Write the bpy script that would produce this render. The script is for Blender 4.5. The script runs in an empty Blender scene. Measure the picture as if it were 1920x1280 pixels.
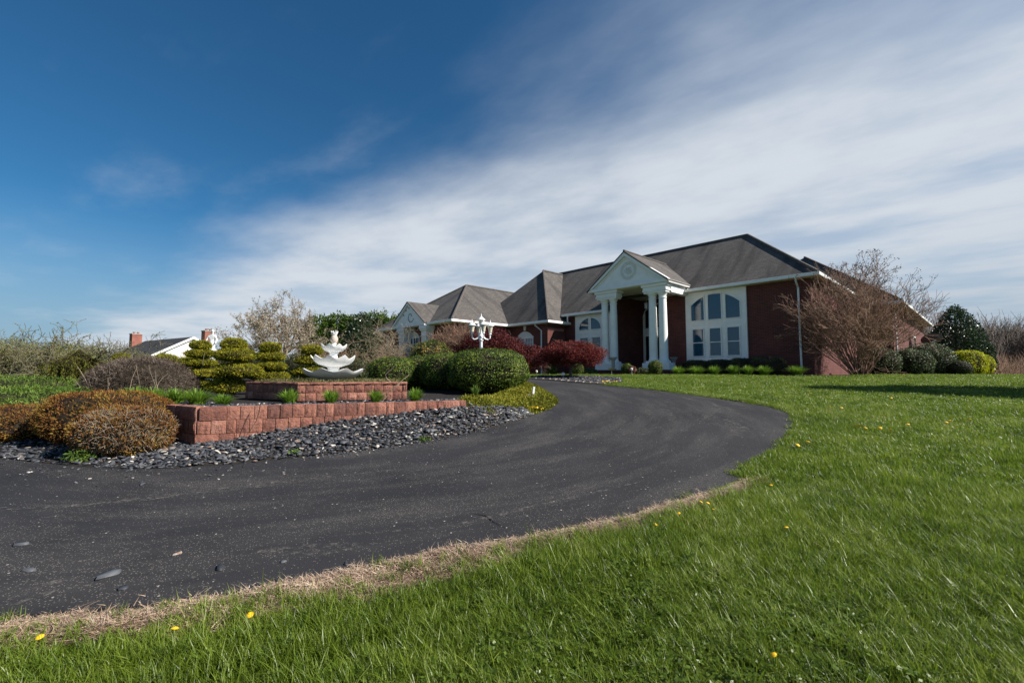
import bpy, math, random
import numpy as np
from math import sin, cos, pi, radians, sqrt
from mathutils import Vector, Matrix

random.seed(7)
R = np.random.default_rng(7)
C = bpy.context.scene.collection
SC = bpy.context.scene

# ------------------------------------------------------------------ camera
EYE = 1.35
cam = bpy.data.objects.new('camera', bpy.data.cameras.new('camera'))
C.objects.link(cam)
cam.location = (0, 0, EYE)
cam.rotation_euler = (radians(90) + math.atan(60 / 853.0), 0, 0)
cam.data.sensor_width = 36.0
cam.data.lens = 36.0 * 853 / 1920
cam.data.clip_start = 0.05
cam.data.clip_end = 2500
SC.camera = cam

# ------------------------------------------------------------------ house frame, sun direction
ORG = Vector((12.91, 19.0, 1.27))            # right front eave corner, on the ground
UX = Vector((0.69037, -0.72345, 0.0))        # along the facade, to the right
VX = Vector((0.72345, 0.69037, 0.0))         # into the house
HOUSE_ROT = math.atan2(UX.y, UX.x)
SUN_EL = radians(39)
SUN_AZ_IN_HOUSE = radians(30)
sd = UX * cos(SUN_AZ_IN_HOUSE) + VX * sin(SUN_AZ_IN_HOUSE)
SUN_DIR = Vector((sd.x * cos(SUN_EL), sd.y * cos(SUN_EL), sin(SUN_EL)))

# ------------------------------------------------------------------ sky
world = bpy.data.worlds.new('World')
SC.world = world
world.use_nodes = True
wn, wl = world.node_tree.nodes, world.node_tree.links
wn.clear()


def wnode(t, **kw):
    n = wn.new(t)
    for k, v in kw.items():
        setattr(n, k, v)
    return n


def wmath(op, a, b=None, c=None, clamp=False):
    n = wn.new('ShaderNodeMath')
    n.operation = op
    n.use_clamp = clamp
    for i, v in enumerate((a, b, c)):
        if v is None:
            continue
        if isinstance(v, (int, float)):
            n.inputs[i].default_value = v
        else:
            wl.new(v, n.inputs[i])
    return n.outputs[0]


def wsmooth(x, lo, hi):
    n = wn.new('ShaderNodeMapRange')
    n.interpolation_type = 'SMOOTHSTEP'
    wl.new(x, n.inputs[0])
    n.inputs[1].default_value = lo
    n.inputs[2].default_value = hi
    return n.outputs[0]


def wnoise(a, b, sa, sb, scale, detail, rough, seed):
    cmb = wn.new('ShaderNodeCombineXYZ')
    wl.new(wmath('MULTIPLY', a, sa), cmb.inputs[0])
    wl.new(wmath('MULTIPLY', b, sb), cmb.inputs[1])
    cmb.inputs[2].default_value = seed
    n = wn.new('ShaderNodeTexNoise')
    n.inputs['Scale'].default_value = scale
    n.inputs['Detail'].default_value = detail
    n.inputs['Roughness'].default_value = rough
    wl.new(cmb.outputs[0], n.inputs['Vector'])
    return n.outputs['Fac']


sky = wnode('ShaderNodeTexSky')
sky.sky_type = 'NISHITA'
sky.sun_disc = False
sky.sun_elevation = SUN_EL
sky.sun_rotation = math.atan2(SUN_DIR.x, SUN_DIR.y)
sky.air_density = 1.0
sky.dust_density = 0.35
sky.ozone_density = 3.0
tc = wnode('ShaderNodeTexCoord')
sep = wnode('ShaderNodeSeparateXYZ')
wl.new(tc.outputs['Generated'], sep.inputs[0])
zc = wmath('ADD', wmath('MAXIMUM', sep.outputs[2], 0.0), 0.035)
px_ = wmath('DIVIDE', sep.outputs[0], zc)
py_ = wmath('DIVIDE', sep.outputs[1], zc)
ca = wmath('ADD', wmath('MULTIPLY', px_, 0.63), wmath('MULTIPLY', py_, 0.78))     # across the cloud bank
cb = wmath('SUBTRACT', wmath('MULTIPLY', px_, 0.78), wmath('MULTIPLY', py_, 0.63))  # along it
n1 = wnoise(ca, cb, 1.0, 0.50, 0.95, 6, 0.55, 1.3)
n2 = wnoise(ca, cb, 1.0, 0.62, 1.5, 7, 0.56, 4.7)
n3 = wnoise(ca, cb, 1.6, 0.75, 0.9, 7, 0.55, 9.1)
edge = wsmooth(wmath('ADD', ca, wmath('MULTIPLY', wmath('SUBTRACT', n1, 0.5), 1.7)), 0.78, 1.95)
body = wmath('MULTIPLY_ADD', wsmooth(n2, 0.28, 0.64), 0.42, 0.58)
wisp = wmath('MULTIPLY', wsmooth(n3, 0.50, 0.90), 0.38)
wisp = wmath('MULTIPLY', wisp, wmath('MULTIPLY_ADD', wsmooth(ca, -1.5, 0.6), 0.5, 0.5))
back = wmath('MULTIPLY', wsmooth(n1, 0.36, 0.66), wsmooth(ca, -0.9, -2.2))        # unseen thin cloud added behind the camera to whiten the shade fill
back = wmath('MULTIPLY', wmath('MULTIPLY', back, 0.8), wsmooth(sep.outputs[2], 0.12, 0.40))
mask = wmath('MAXIMUM', wmath('MULTIPLY', edge, body), wmath('MAXIMUM', wisp, back), clamp=True)


def wmix(f, a, b):
    n = wnode('ShaderNodeMix', data_type='RGBA')
    for s, v in (('Factor', f), ('A', a), ('B', b)):
        if isinstance(v, tuple): n.inputs[s].default_value = (*v, 1)
        else: wl.new(v, n.inputs[s])
    return n.outputs['Result']


tint = wnode('ShaderNodeMix', data_type='RGBA', blend_type='MULTIPLY')
tint.inputs['Factor'].default_value = 1.0
wl.new(sky.outputs[0], tint.inputs['A'])
tint.inputs['B'].default_value = (0.185, 0.47, 0.61, 1)       # clear, deep spring blue
# thin milky layer toward the horizon, the same all round
low = wmath('MULTIPLY', wsmooth(sep.outputs[2], 0.30, 0.0), 0.9)
clear = wmix(low, tint.outputs['Result'], (2.1, 2.9, 3.7))
# the cloud bank: white where it is thick, greyer far off toward the horizon
thick = wsmooth(ca, 2.0, 9.0)
cloud = wmix(thick, (4.35, 4.7, 5.15), (3.1, 3.6, 4.15))
final = wmix(mask, clear, cloud)
bg = wnode('ShaderNodeBackground')
bg.inputs['Strength'].default_value = 0.09
wl.new(final, bg.inputs['Color'])
wo = wnode('ShaderNodeOutputWorld')
wl.new(bg.outputs[0], wo.inputs[0])

# ------------------------------------------------------------------ sun, exposure
sun = bpy.data.objects.new('sun', bpy.data.lights.new('sun', 'SUN'))
C.objects.link(sun)
sun.data.energy = 5.0
sun.data.angle = radians(0.5)
sun.data.color = (1.0, 0.94, 0.86)
sun.rotation_euler = SUN_DIR.to_track_quat('Z', 'Y').to_euler()
SC.view_settings.view_transform = 'Standard'
SC.view_settings.look = 'None'
SC.view_settings.gamma = 1
SC.view_settings.exposure = 0.75
SC.view_settings.use_curve_mapping = False

# ================================================================== helpers
def tag(o, label=None, cat=None, group=None, kind=None):
    if label: o['label'] = label
    if cat: o['category'] = cat
    if group: o['group'] = group
    if kind: o['kind'] = kind
    return o


def thing(name, label, cat, loc=(0, 0, 0), rotz=0.0, group=None):
    o = bpy.data.objects.new(name, None)
    o.empty_display_size = 0.2
    C.objects.link(o)
    o.location = loc
    o.rotation_euler = (0, 0, rotz)
    return tag(o, label, cat, group)


def link(name, me, mat=None, parent=None):
    o = bpy.data.objects.new(name, me)
    C.objects.link(o)
    if mat is not None and not me.materials:
        me.materials.append(mat)
    if parent is not None:
        o.parent = parent
    return o


def auto_uv(me):
    n = len(me.polygons)
    if not n:
        return
    nl = len(me.loops)
    nor = np.empty(n * 3, np.float32); me.polygons.foreach_get('normal', nor); nor = nor.reshape(-1, 3)
    tot = np.empty(n, np.int32); me.polygons.foreach_get('loop_total', tot)
    vi = np.empty(nl, np.int32); me.loops.foreach_get('vertex_index', vi)
    co = np.empty(len(me.vertices) * 3, np.float32); me.vertices.foreach_get('co', co); co = co.reshape(-1, 3)
    t = np.stack([-nor[:, 1], nor[:, 0], np.zeros(n)], 1)
    ln = np.linalg.norm(t, axis=1)
    flat = ln < 0.05
    t[flat] = (1, 0, 0)
    ln[flat] = 1
    t /= ln[:, None]
    b = np.cross(nor, t)
    pi_ = np.repeat(np.arange(n), tot)
    P = co[vi]
    uv = np.stack([(P * t[pi_]).sum(1), (P * b[pi_]).sum(1)], 1).astype(np.float32)
    l = me.uv_layers.new(name='UVMap')
    l.data.foreach_set('uv', uv.ravel())


def np_mesh(name, verts, faces, tint=None, uv=False, smooth=False):
    """faces: (N,k) int array, k = 3 or 4."""
    me = bpy.data.meshes.new(name)
    verts = np.asarray(verts, np.float32)
    faces = np.asarray(faces, np.int32)
    n, k = faces.shape
    me.vertices.add(len(verts))
    me.vertices.foreach_set('co', verts.ravel())
    me.loops.add(n * k)
    me.loops.foreach_set('vertex_index', faces.ravel())
    me.polygons.add(n)
    me.polygons.foreach_set('loop_start', np.arange(0, n * k, k, dtype=np.int32))
    if smooth:
        me.polygons.foreach_set('use_smooth', np.ones(n, bool))
    me.update(calc_edges=True)
    if tint is not None:
        a = me.attributes.new('tint', 'FLOAT', 'FACE')
        a.data.foreach_set('value', np.asarray(tint, np.float32))
    if uv:
        auto_uv(me)
    return me


class MB:
    """Collects shapes; build() links them as one mesh object."""

    def __init__(self):
        self.v, self.f = [], []

    def add(self, vs, fs):
        o = len(self.v)
        self.v += [tuple(p) for p in vs]
        self.f += [tuple(i + o for i in f) for f in fs]
        return self

    def box(self, x0, x1, y0, y1, z0, z1):
        return self.add([(x0, y0, z0), (x1, y0, z0), (x1, y1, z0), (x0, y1, z0), (x0, y0, z1), (x1, y0, z1), (x1, y1, z1), (x0, y1, z1)],
                        [(3, 2, 1, 0), (4, 5, 6, 7), (0, 1, 5, 4), (1, 2, 6, 5), (2, 3, 7, 6), (3, 0, 4, 7)])

    def prism(self, poly, y0, y1):
        """poly of (x, z), extruded along y."""
        n = len(poly)
        a = sum(poly[i][0] * poly[(i + 1) % n][1] - poly[(i + 1) % n][0] * poly[i][1] for i in range(n))
        if a < 0: poly = poly[::-1]
        vs = [(x, y0, z) for x, z in poly] + [(x, y1, z) for x, z in poly]
        fs = [tuple(range(n)), tuple(range(2 * n - 1, n - 1, -1))]
        fs += [(i, i + n, (i + 1) % n + n, (i + 1) % n) for i in range(n)]
        return self.add(vs, fs)

    def slab(self, poly, z0, z1):
        """poly of (x, y), extruded along z."""
        n = len(poly)
        a = sum(poly[i][0] * poly[(i + 1) % n][1] - poly[(i + 1) % n][0] * poly[i][1] for i in range(n))
        if a < 0: poly = poly[::-1]
        vs = [(x, y, z0) for x, y in poly] + [(x, y, z1) for x, y in poly]
        fs = [tuple(range(n - 1, -1, -1)), tuple(range(n, 2 * n))]
        fs += [(i, (i + 1) % n, (i + 1) % n + n, i + n) for i in range(n)]
        return self.add(vs, fs)

    def plate(self, pts, th):
        """planar 3D polygon with thickness th downwards."""
        n = len(pts)
        vs = [tuple(p) for p in pts] + [(p[0], p[1], p[2] - th) for p in pts]
        nz = sum(pts[i][0] * pts[(i + 1) % n][1] - pts[(i + 1) % n][0] * pts[i][1] for i in range(n))
        up, dn = tuple(range(n)), tuple(range(2 * n - 1, n - 1, -1))
        sides = [(i, i + n, (i + 1) % n + n, (i + 1) % n) for i in range(n)]
        if nz < 0:
            up, dn = up[::-1], dn[::-1]
            sides = [s[::-1] for s in sides]
        return self.add(vs, [up, dn] + sides)

    def lathe(self, prof, seg=24, cx=0, cy=0, cz=0):
        """prof of (r, z) from bottom to top."""
        vs, fs = [], []
        for r, z in prof:
            for k in range(seg):
                a = 2 * pi * k / seg
                vs.append((cx + r * cos(a), cy + r * sin(a), cz + z))
        m = len(prof)
        for i in range(m - 1):
            for k in range(seg):
                k2 = (k + 1) % seg
                fs.append((i * seg + k, i * seg + k2, (i + 1) * seg + k2, (i + 1) * seg + k))
        fs.append(tuple(range(seg - 1, -1, -1)))
        fs.append(tuple((m - 1) * seg + k for k in range(seg)))
        return self.add(vs, fs)

    def tube(self, pts, r, seg=8):
        P = [Vector(p) for p in pts]
        rs = r if isinstance(r, (list, tuple)) else [r] * len(P)
        vs, fs = [], []
        for i, p in enumerate(P):
            d = (P[min(i + 1, len(P) - 1)] - P[max(i - 1, 0)]).normalized()
            a = d.cross(Vector((0, 0, 1)) if abs(d.z) < 0.9 else Vector((1, 0, 0))).normalized()
            b = d.cross(a)
            for k in range(seg):
                q = p + (a * cos(2 * pi * k / seg) + b * sin(2 * pi * k / seg)) * rs[i]
                vs.append(tuple(q))
        for i in range(len(P) - 1):
            for k in range(seg):
                k2 = (k + 1) % seg
                fs.append((i * seg + k, (i + 1) * seg + k, (i + 1) * seg + k2, i * seg + k2))
        fs.append(tuple(range(seg)))
        fs.append(tuple(range(len(P) * seg - 1, (len(P) - 1) * seg - 1, -1)))
        return self.add(vs, fs)

    def build(self, name, mat, parent=None, smooth=False, bevel=0.0):
        me = bpy.data.meshes.new(name)
        me.from_pydata(self.v, [], self.f)
        me.update()
        auto_uv(me)
        if smooth:
            me.polygons.foreach_set('use_smooth', np.ones(len(me.polygons), bool))
            me.set_sharp_from_angle(angle=radians(40))
        o = link(name, me, mat, parent)
        if bevel:
            m = o.modifiers.new('bevel', 'BEVEL')
            m.width = bevel
            m.segments = 2
            m.limit_method = 'ANGLE'
        return o


def nz(P, freq, seed, octs=2):
    """cheap smooth noise in about -1..1 for an (N,3) array."""
    g = np.random.default_rng(seed)
    out = np.zeros(len(P))
    amp, tot = 1.0, 0.0
    for _ in range(octs):
        s = np.zeros(len(P))
        for _k in range(5):
            k = g.normal(size=3); k *= freq * g.uniform(.6, 1.4) / np.linalg.norm(k)
            s += np.sin(P @ k + g.uniform(0, 6.28))
        out += amp * s / 2.6
        tot += amp
        amp *= .5
        freq *= 2.1
    return out / tot


def norm(a):
    return a / np.maximum(np.linalg.norm(a, axis=1), 1e-9)[:, None]


def inside(poly, X, Y):
    poly = np.asarray(poly)
    r = np.zeros(len(X), bool)
    j = len(poly) - 1
    for i in range(len(poly)):
        xi, yi = poly[i]; xj, yj = poly[j]
        c = ((yi > Y) != (yj > Y)) & (X < (xj - xi) * (Y - yi) / (yj - yi + 1e-12) + xi)
        r ^= c
        j = i
    return r


def dist_line(pts, X, Y):
    """distance to a polyline."""
    d = np.full(len(X), 1e9)
    for a, b in zip(pts[:-1], pts[1:]):
        ax, ay = a; bx, by = b
        L = (bx - ax) ** 2 + (by - ay) ** 2 + 1e-12
        t = np.clip(((X - ax) * (bx - ax) + (Y - ay) * (by - ay)) / L, 0, 1)
        d = np.minimum(d, np.hypot(X - ax - t * (bx - ax), Y - ay - t * (by - ay)))
    return d


# ------------------------------------------------------------------ terrain
def zlawn(y):
    q = (17 - np.asarray(y, float)) / .8
    return 1.27 - .0753 * .8 * (np.log1p(np.exp(-np.abs(q))) + np.maximum(q, 0))


def sstep(x, a, b):
    t = np.clip((np.asarray(x, float) - a) / (b - a), 0, 1)
    return t * t * (3 - 2 * t)


def ground(x, y):
    x = np.asarray(x, float); y = np.asarray(y, float)
    z = zlawn(np.maximum(y, -3))
    z = z - 1.0 * sstep(-x, 17, 40) - 2.0 * sstep(y, 55, 130) * sstep(x, -40, 0) - 1.2 * sstep(x, 34, 80)
    return z


def gz(x, y):
    return float(ground(x, y))


# ================================================================== materials
def newmat(name):
    m = bpy.data.materials.new(name)
    m.use_nodes = True
    nt = m.node_tree
    return m, nt, nt.nodes, nt.links, nt.nodes['Principled BSDF']


def ramp(nd, stops):
    r = nd.new('ShaderNodeValToRGB')
    e = r.color_ramp.elements
    e[0].position, e[0].color = stops[0][0], (*stops[0][1], 1)
    e[1].position, e[1].color = stops[-1][0], (*stops[-1][1], 1)
    for p, c in stops[1:-1]:
        x = e.new(p); x.color = (*c, 1)
    return r


def tex_noise(nd, ln, vec, scale, detail=4, rough=.55):
    n = nd.new('ShaderNodeTexNoise')
    n.inputs['Scale'].default_value = scale
    n.inputs['Detail'].default_value = detail
    n.inputs['Roughness'].default_value = rough
    if vec is not None: ln.new(vec, n.inputs['Vector'])
    return n


def mixrgb(nd, ln, f, a, b, blend='MIX'):
    m = nd.new('ShaderNodeMix')
    m.data_type = 'RGBA'
    m.blend_type = blend
    for s, v in (('Factor', f), ('A', a), ('B', b)):
        if isinstance(v, (int, float)): m.inputs[s].default_value = v
        elif isinstance(v, tuple): m.inputs[s].default_value = (*v, 1)
        else: ln.new(v, m.inputs[s])
    return m.outputs['Result']


def nmath(nd, ln, op, a, b=None, c=None, clamp=False):
    n = nd.new('ShaderNodeMath'); n.operation = op; n.use_clamp = clamp
    for i, v in enumerate((a, b, c)):
        if v is None: continue
        if isinstance(v, (int, float)): n.inputs[i].default_value = v
        else: ln.new(v, n.inputs[i])
    return n.outputs[0]


def bump(nd, ln, h, bs, strength=.3, dist=.02):
    b = nd.new('ShaderNodeBump')
    b.inputs['Strength'].default_value = strength
    b.inputs['Distance'].default_value = dist
    ln.new(h, b.inputs['Height'])
    ln.new(b.outputs[0], bs.inputs['Normal'])


def plain(name, col, rough=.5, var=.12, scale=6, spec=.4, metal=0, bumps=0.0, dirt=None):
    m, nt, nd, ln, bs = newmat(name)
    tcn = nd.new('ShaderNodeTexCoord')
    n = tex_noise(nd, ln, tcn.outputs['Object'], scale, 5)
    a = tuple(c * (1 - var) for c in col); b = tuple(min(1, c * (1 + var)) for c in col)
    r = ramp(nd, [(.3, a), (.7, b)])
    ln.new(n.outputs['Fac'], r.inputs[0])
    out = r.outputs[0]
    if dirt:
        n2 = tex_noise(nd, ln, tcn.outputs['Object'], scale * .45, 8, .65)
        f = nd.new('ShaderNodeMapRange'); ln.new(n2.outputs['Fac'], f.inputs[0])
        f.inputs[1].default_value = .48; f.inputs[2].default_value = .72; f.inputs[4].default_value = dirt[1]
        out = mixrgb(nd, ln, f.outputs[0], out, dirt[0])
    ln.new(out, bs.inputs['Base Color'])
    bs.inputs['Roughness'].default_value = rough
    bs.inputs['Specular IOR Level'].default_value = spec
    bs.inputs['Metallic'].default_value = metal
    if bumps:
        n3 = tex_noise(nd, ln, tcn.outputs['Object'], scale * 8, 6)
        bump(nd, ln, n3.outputs['Fac'], bs, bumps, .01)
    return m


def brick_mat(name, c1, c2, mortar, w=.203, h=.0676):
    m, nt, nd, ln, bs = newmat(name)
    tcn = nd.new('ShaderNodeTexCoord')
    b = nd.new('ShaderNodeTexBrick')
    ln.new(tcn.outputs['UV'], b.inputs['Vector'])
    b.inputs['Scale'].default_value = 1
    b.inputs['Brick Width'].default_value = w
    b.inputs['Row Height'].default_value = h
    b.inputs['Mortar Size'].default_value = .0075
    b.inputs['Mortar Smooth'].default_value = .2
    b.inputs['Bias'].default_value = -.1
    b.inputs['Color1'].default_value = (*c1, 1)
    b.inputs['Color2'].default_value = (*c2, 1)
    b.inputs['Mortar'].default_value = (*mortar, 1)
    n = tex_noise(nd, ln, tcn.outputs['UV'], 1.2, 6)
    r = ramp(nd, [(.3, (.75, .75, .75)), (.7, (1.2, 1.2, 1.2))]); ln.new(n.outputs['Fac'], r.inputs[0])
    out = mixrgb(nd, ln, 1.0, b.outputs['Color'], r.outputs[0], 'MULTIPLY')
    ln.new(out, bs.inputs['Base Color'])
    bs.inputs['Roughness'].default_value = .85
    inv = nmath(nd, ln, 'SUBTRACT', 1.0, b.outputs['Fac'])
    bump(nd, ln, inv, bs, .6, .008)
    return m


def shingle_mat(name, c1, c2, streak):
    m, nt, nd, ln, bs = newmat(name)
    tcn = nd.new('ShaderNodeTexCoord')
    b = nd.new('ShaderNodeTexBrick')
    ln.new(tcn.outputs['UV'], b.inputs['Vector'])
    b.inputs['Scale'].default_value = 1
    b.inputs['Brick Width'].default_value = .26
    b.inputs['Row Height'].default_value = .14
    b.inputs['Mortar Size'].default_value = .006
    b.inputs['Mortar Smooth'].default_value = .5
    b.offset_frequency = 2
    b.inputs['Color1'].default_value = (*c1, 1)
    b.inputs['Color2'].default_value = (*c2, 1)
    b.inputs['Mortar'].default_value = (*[c * .4 for c in c1], 1)
    mp = nd.new('ShaderNodeMapping'); mp.inputs['Scale'].default_value = (1.1, .16, 1)
    ln.new(tcn.outputs['UV'], mp.inputs['Vector'])
    n = tex_noise(nd, ln, mp.outputs[0], 1.0, 6, .6)
    f = nd.new('ShaderNodeMapRange'); ln.new(n.outputs['Fac'], f.inputs[0])
    f.inputs[1].default_value = .48; f.inputs[2].default_value = .62; f.inputs[4].default_value = .8
    out = mixrgb(nd, ln, f.outputs[0], b.outputs['Color'], streak)
    n2 = tex_noise(nd, ln, tcn.outputs['UV'], 9, 6, .7)
    r = ramp(nd, [(.3, (.72, .72, .72)), (.7, (1.28, 1.28, 1.28))]); ln.new(n2.outputs['Fac'], r.inputs[0])
    out = mixrgb(nd, ln, 1.0, out, r.outputs[0], 'MULTIPLY')
    ln.new(out, bs.inputs['Base Color'])
    bs.inputs['Roughness'].default_value = .9
    h = nd.new('ShaderNodeMath'); h.operation = 'SUBTRACT'; h.inputs[0].default_value = 1
    ln.new(b.outputs['Fac'], h.inputs[1])
    bump(nd, ln, h.outputs[0], bs, .7, .012)
    return m


def leaf_mat(name, stops, rough=.5, transl=.22, nscale=3.0, spec=.35, namp=.5):
    m, nt, nd, ln, bs = newmat(name)
    at = nd.new('ShaderNodeAttribute'); at.attribute_name = 'tint'
    geo = nd.new('ShaderNodeNewGeometry')
    n = tex_noise(nd, ln, geo.outputs['Position'], nscale, 4)
    s = nmath(nd, ln, 'MULTIPLY_ADD', n.outputs['Fac'], namp, -namp * .5)
    f = nmath(nd, ln, 'ADD', at.outputs['Fac'], s, clamp=True)
    r = ramp(nd, stops); ln.new(f, r.inputs[0])
    ln.new(r.outputs[0], bs.inputs['Base Color'])
    bs.inputs['Roughness'].default_value = rough
    bs.inputs['Specular IOR Level'].default_value = spec
    if transl > 0:
        tr = nd.new('ShaderNodeBsdfTranslucent'); ln.new(r.outputs[0], tr.inputs['Color'])
        mx = nd.new('ShaderNodeMixShader'); mx.inputs[0].default_value = transl
        ln.new(bs.outputs[0], mx.inputs[1]); ln.new(tr.outputs[0], mx.inputs[2])
        ln.new(mx.outputs[0], nd['Material Output'].inputs['Surface'])
    return m


def blade_mat(name, stops, patch, transl=.3):
    """grass blades: random per instance, tint along and between blades, patches over the lawn."""
    m, nt, nd, ln, bs = newmat(name)
    oi = nd.new('ShaderNodeObjectInfo')
    at = nd.new('ShaderNodeAttribute'); at.attribute_name = 'tint'
    geo = nd.new('ShaderNodeNewGeometry')
    n = tex_noise(nd, ln, geo.outputs['Position'], .9, 5, .6)
    f = nmath(nd, ln, 'MULTIPLY_ADD', oi.outputs['Random'], .3, nmath(nd, ln, 'MULTIPLY', at.outputs['Fac'], .55))
    n2 = tex_noise(nd, ln, geo.outputs['Position'], 3.6, 4, .6)
    f = nmath(nd, ln, 'ADD', f, nmath(nd, ln, 'MULTIPLY_ADD', n2.outputs['Fac'], patch * .6, -patch * .29))
    f = nmath(nd, ln, 'ADD', f, nmath(nd, ln, 'MULTIPLY_ADD', n.outputs['Fac'], patch, -patch * .45), clamp=True)
    r = ramp(nd, stops); ln.new(f, r.inputs[0])
    ln.new(r.outputs[0], bs.inputs['Base Color'])
    bs.inputs['Roughness'].default_value = .42
    bs.inputs['Specular IOR Level'].default_value = .5
    tr = nd.new('ShaderNodeBsdfTranslucent'); ln.new(r.outputs[0], tr.inputs['Color'])
    mx = nd.new('ShaderNodeMixShader'); mx.inputs[0].default_value = transl
    ln.new(bs.outputs[0], mx.inputs[1]); ln.new(tr.outputs[0], mx.inputs[2])
    ln.new(mx.outputs[0], nd['Material Output'].inputs['Surface'])
    return m


def glass_mat(name, col, ior=1.9):
    m, nt, nd, ln, bs = newmat(name)
    bs.inputs['Base Color'].default_value = (*col, 1)
    bs.inputs['Roughness'].default_value = .03
    bs.inputs['IOR'].default_value = ior
    tcn = nd.new('ShaderNodeTexCoord')
    n = tex_noise(nd, ln, tcn.outputs['Object'], 1.5, 2)
    bump(nd, ln, n.outputs['Fac'], bs, .02, .05)
    return m


def asphalt_mat():
    m, nt, nd, ln, bs = newmat('asphalt')
    geo = nd.new('ShaderNodeNewGeometry')
    P = geo.outputs['Position']
    n = tex_noise(nd, ln, P, 1.1, 6, .6)
    base = ramp(nd, [(.3, (.017, .017, .019)), (.7, (.029, .028, .030))]); ln.new(n.outputs['Fac'], base.inputs[0])
    out = base.outputs[0]
    # pale grit lying in streaks along the wheel tracks
    sx = nd.new('ShaderNodeSeparateXYZ'); ln.new(P, sx.inputs[0])
    qx = nmath(nd, ln, 'ADD', sx.outputs[0], 3.2); qy = nmath(nd, ln, 'SUBTRACT', sx.outputs[1], 9.6)
    rad_ = nmath(nd, ln, 'SQRT', nmath(nd, ln, 'ADD', nmath(nd, ln, 'MULTIPLY', qx, qx), nmath(nd, ln, 'MULTIPLY', qy, qy)))
    ang_ = nmath(nd, ln, 'ARCTAN2', qy, qx)
    cv = nd.new('ShaderNodeCombineXYZ'); ln.new(nmath(nd, ln, 'MULTIPLY', rad_, 2.2), cv.inputs[0]); ln.new(nmath(nd, ln, 'MULTIPLY', ang_, 3.0), cv.inputs[1])
    s = tex_noise(nd, ln, cv.outputs[0], 1.0, 8, .66)
    sm = nd.new('ShaderNodeMapRange'); ln.new(s.outputs['Fac'], sm.inputs[0])
    sm.inputs[1].default_value = .46; sm.inputs[2].default_value = .72
    v = nd.new('ShaderNodeTexVoronoi'); v.inputs['Scale'].default_value = 90; ln.new(P, v.inputs['Vector'])
    keep = nd.new('ShaderNodeSeparateColor'); ln.new(v.outputs['Color'], keep.inputs[0])
    spot = nmath(nd, ln, 'LESS_THAN', v.outputs['Distance'], .3)
    rare = nmath(nd, ln, 'LESS_THAN', keep.outputs[0], nmath(nd, ln, 'MULTIPLY_ADD', sm.outputs[0], .85, .10))
    g = nmath(nd, ln, 'MULTIPLY', spot, rare)
    out = mixrgb(nd, ln, nmath(nd, ln, 'MULTIPLY', g, .85), out, (.19, .17, .145))
    v2 = nd.new('ShaderNodeTexVoronoi'); v2.inputs['Scale'].default_value = 26; ln.new(P, v2.inputs['Vector'])
    k2 = nd.new('ShaderNodeSeparateColor'); ln.new(v2.outputs['Color'], k2.inputs[0])
    g2 = nmath(nd, ln, 'MULTIPLY', nmath(nd, ln, 'LESS_THAN', v2.outputs['Distance'], .17), nmath(nd, ln, 'LESS_THAN', k2.outputs[0], .05))
    out = mixrgb(nd, ln, g2, out, (.36, .33, .29))
    dust = nmath(nd, ln, 'MULTIPLY', sm.outputs[0], .20)
    out = mixrgb(nd, ln, dust, out, (.13, .115, .10))
    ln.new(out, bs.inputs['Base Color'])
    bs.inputs['Roughness'].default_value = .8
    bs.inputs['Specular IOR Level'].default_value = .25
    fine = nd.new('ShaderNodeTexVoronoi'); fine.inputs['Scale'].default_value = 130; ln.new(P, fine.inputs['Vector'])
    bump(nd, ln, fine.outputs['Distance'], bs, .45, .006)
    return m


def lawn_mat():
    m, nt, nd, ln, bs = newmat('lawn_turf')
    geo = nd.new('ShaderNodeNewGeometry')
    P = geo.outputs['Position']
    n = tex_noise(nd, ln, P, .5, 6, .6)
    n2 = tex_noise(nd, ln, P, 14, 6, .7)
    f = nmath(nd, ln, 'MULTIPLY_ADD', n2.outputs['Fac'], .6, nmath(nd, ln, 'MULTIPLY', n.outputs['Fac'], .45))
    r = ramp(nd, [(.25, (.036, .050, .008)), (.5, (.080, .112, .016)), (.75, (.14, .175, .03))])
    ln.new(f, r.inputs[0])
    sep_ = nd.new('ShaderNodeSeparateXYZ'); ln.new(P, sep_.inputs[0])
    far = nd.new('ShaderNodeMapRange'); ln.new(sep_.outputs[1], far.inputs[0])
    far.inputs[1].default_value = 60; far.inputs[2].default_value = 85
    out = mixrgb(nd, ln, far.outputs[0], r.outputs[0], (.10, .075, .05))
    ln.new(out, bs.inputs['Base Color'])
    bs.inputs['Roughness'].default_value = .9
    bs.inputs['Specular IOR Level'].default_value = .2
    bump(nd, ln, n2.outputs['Fac'], bs, .8, .03)
    return m


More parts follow.
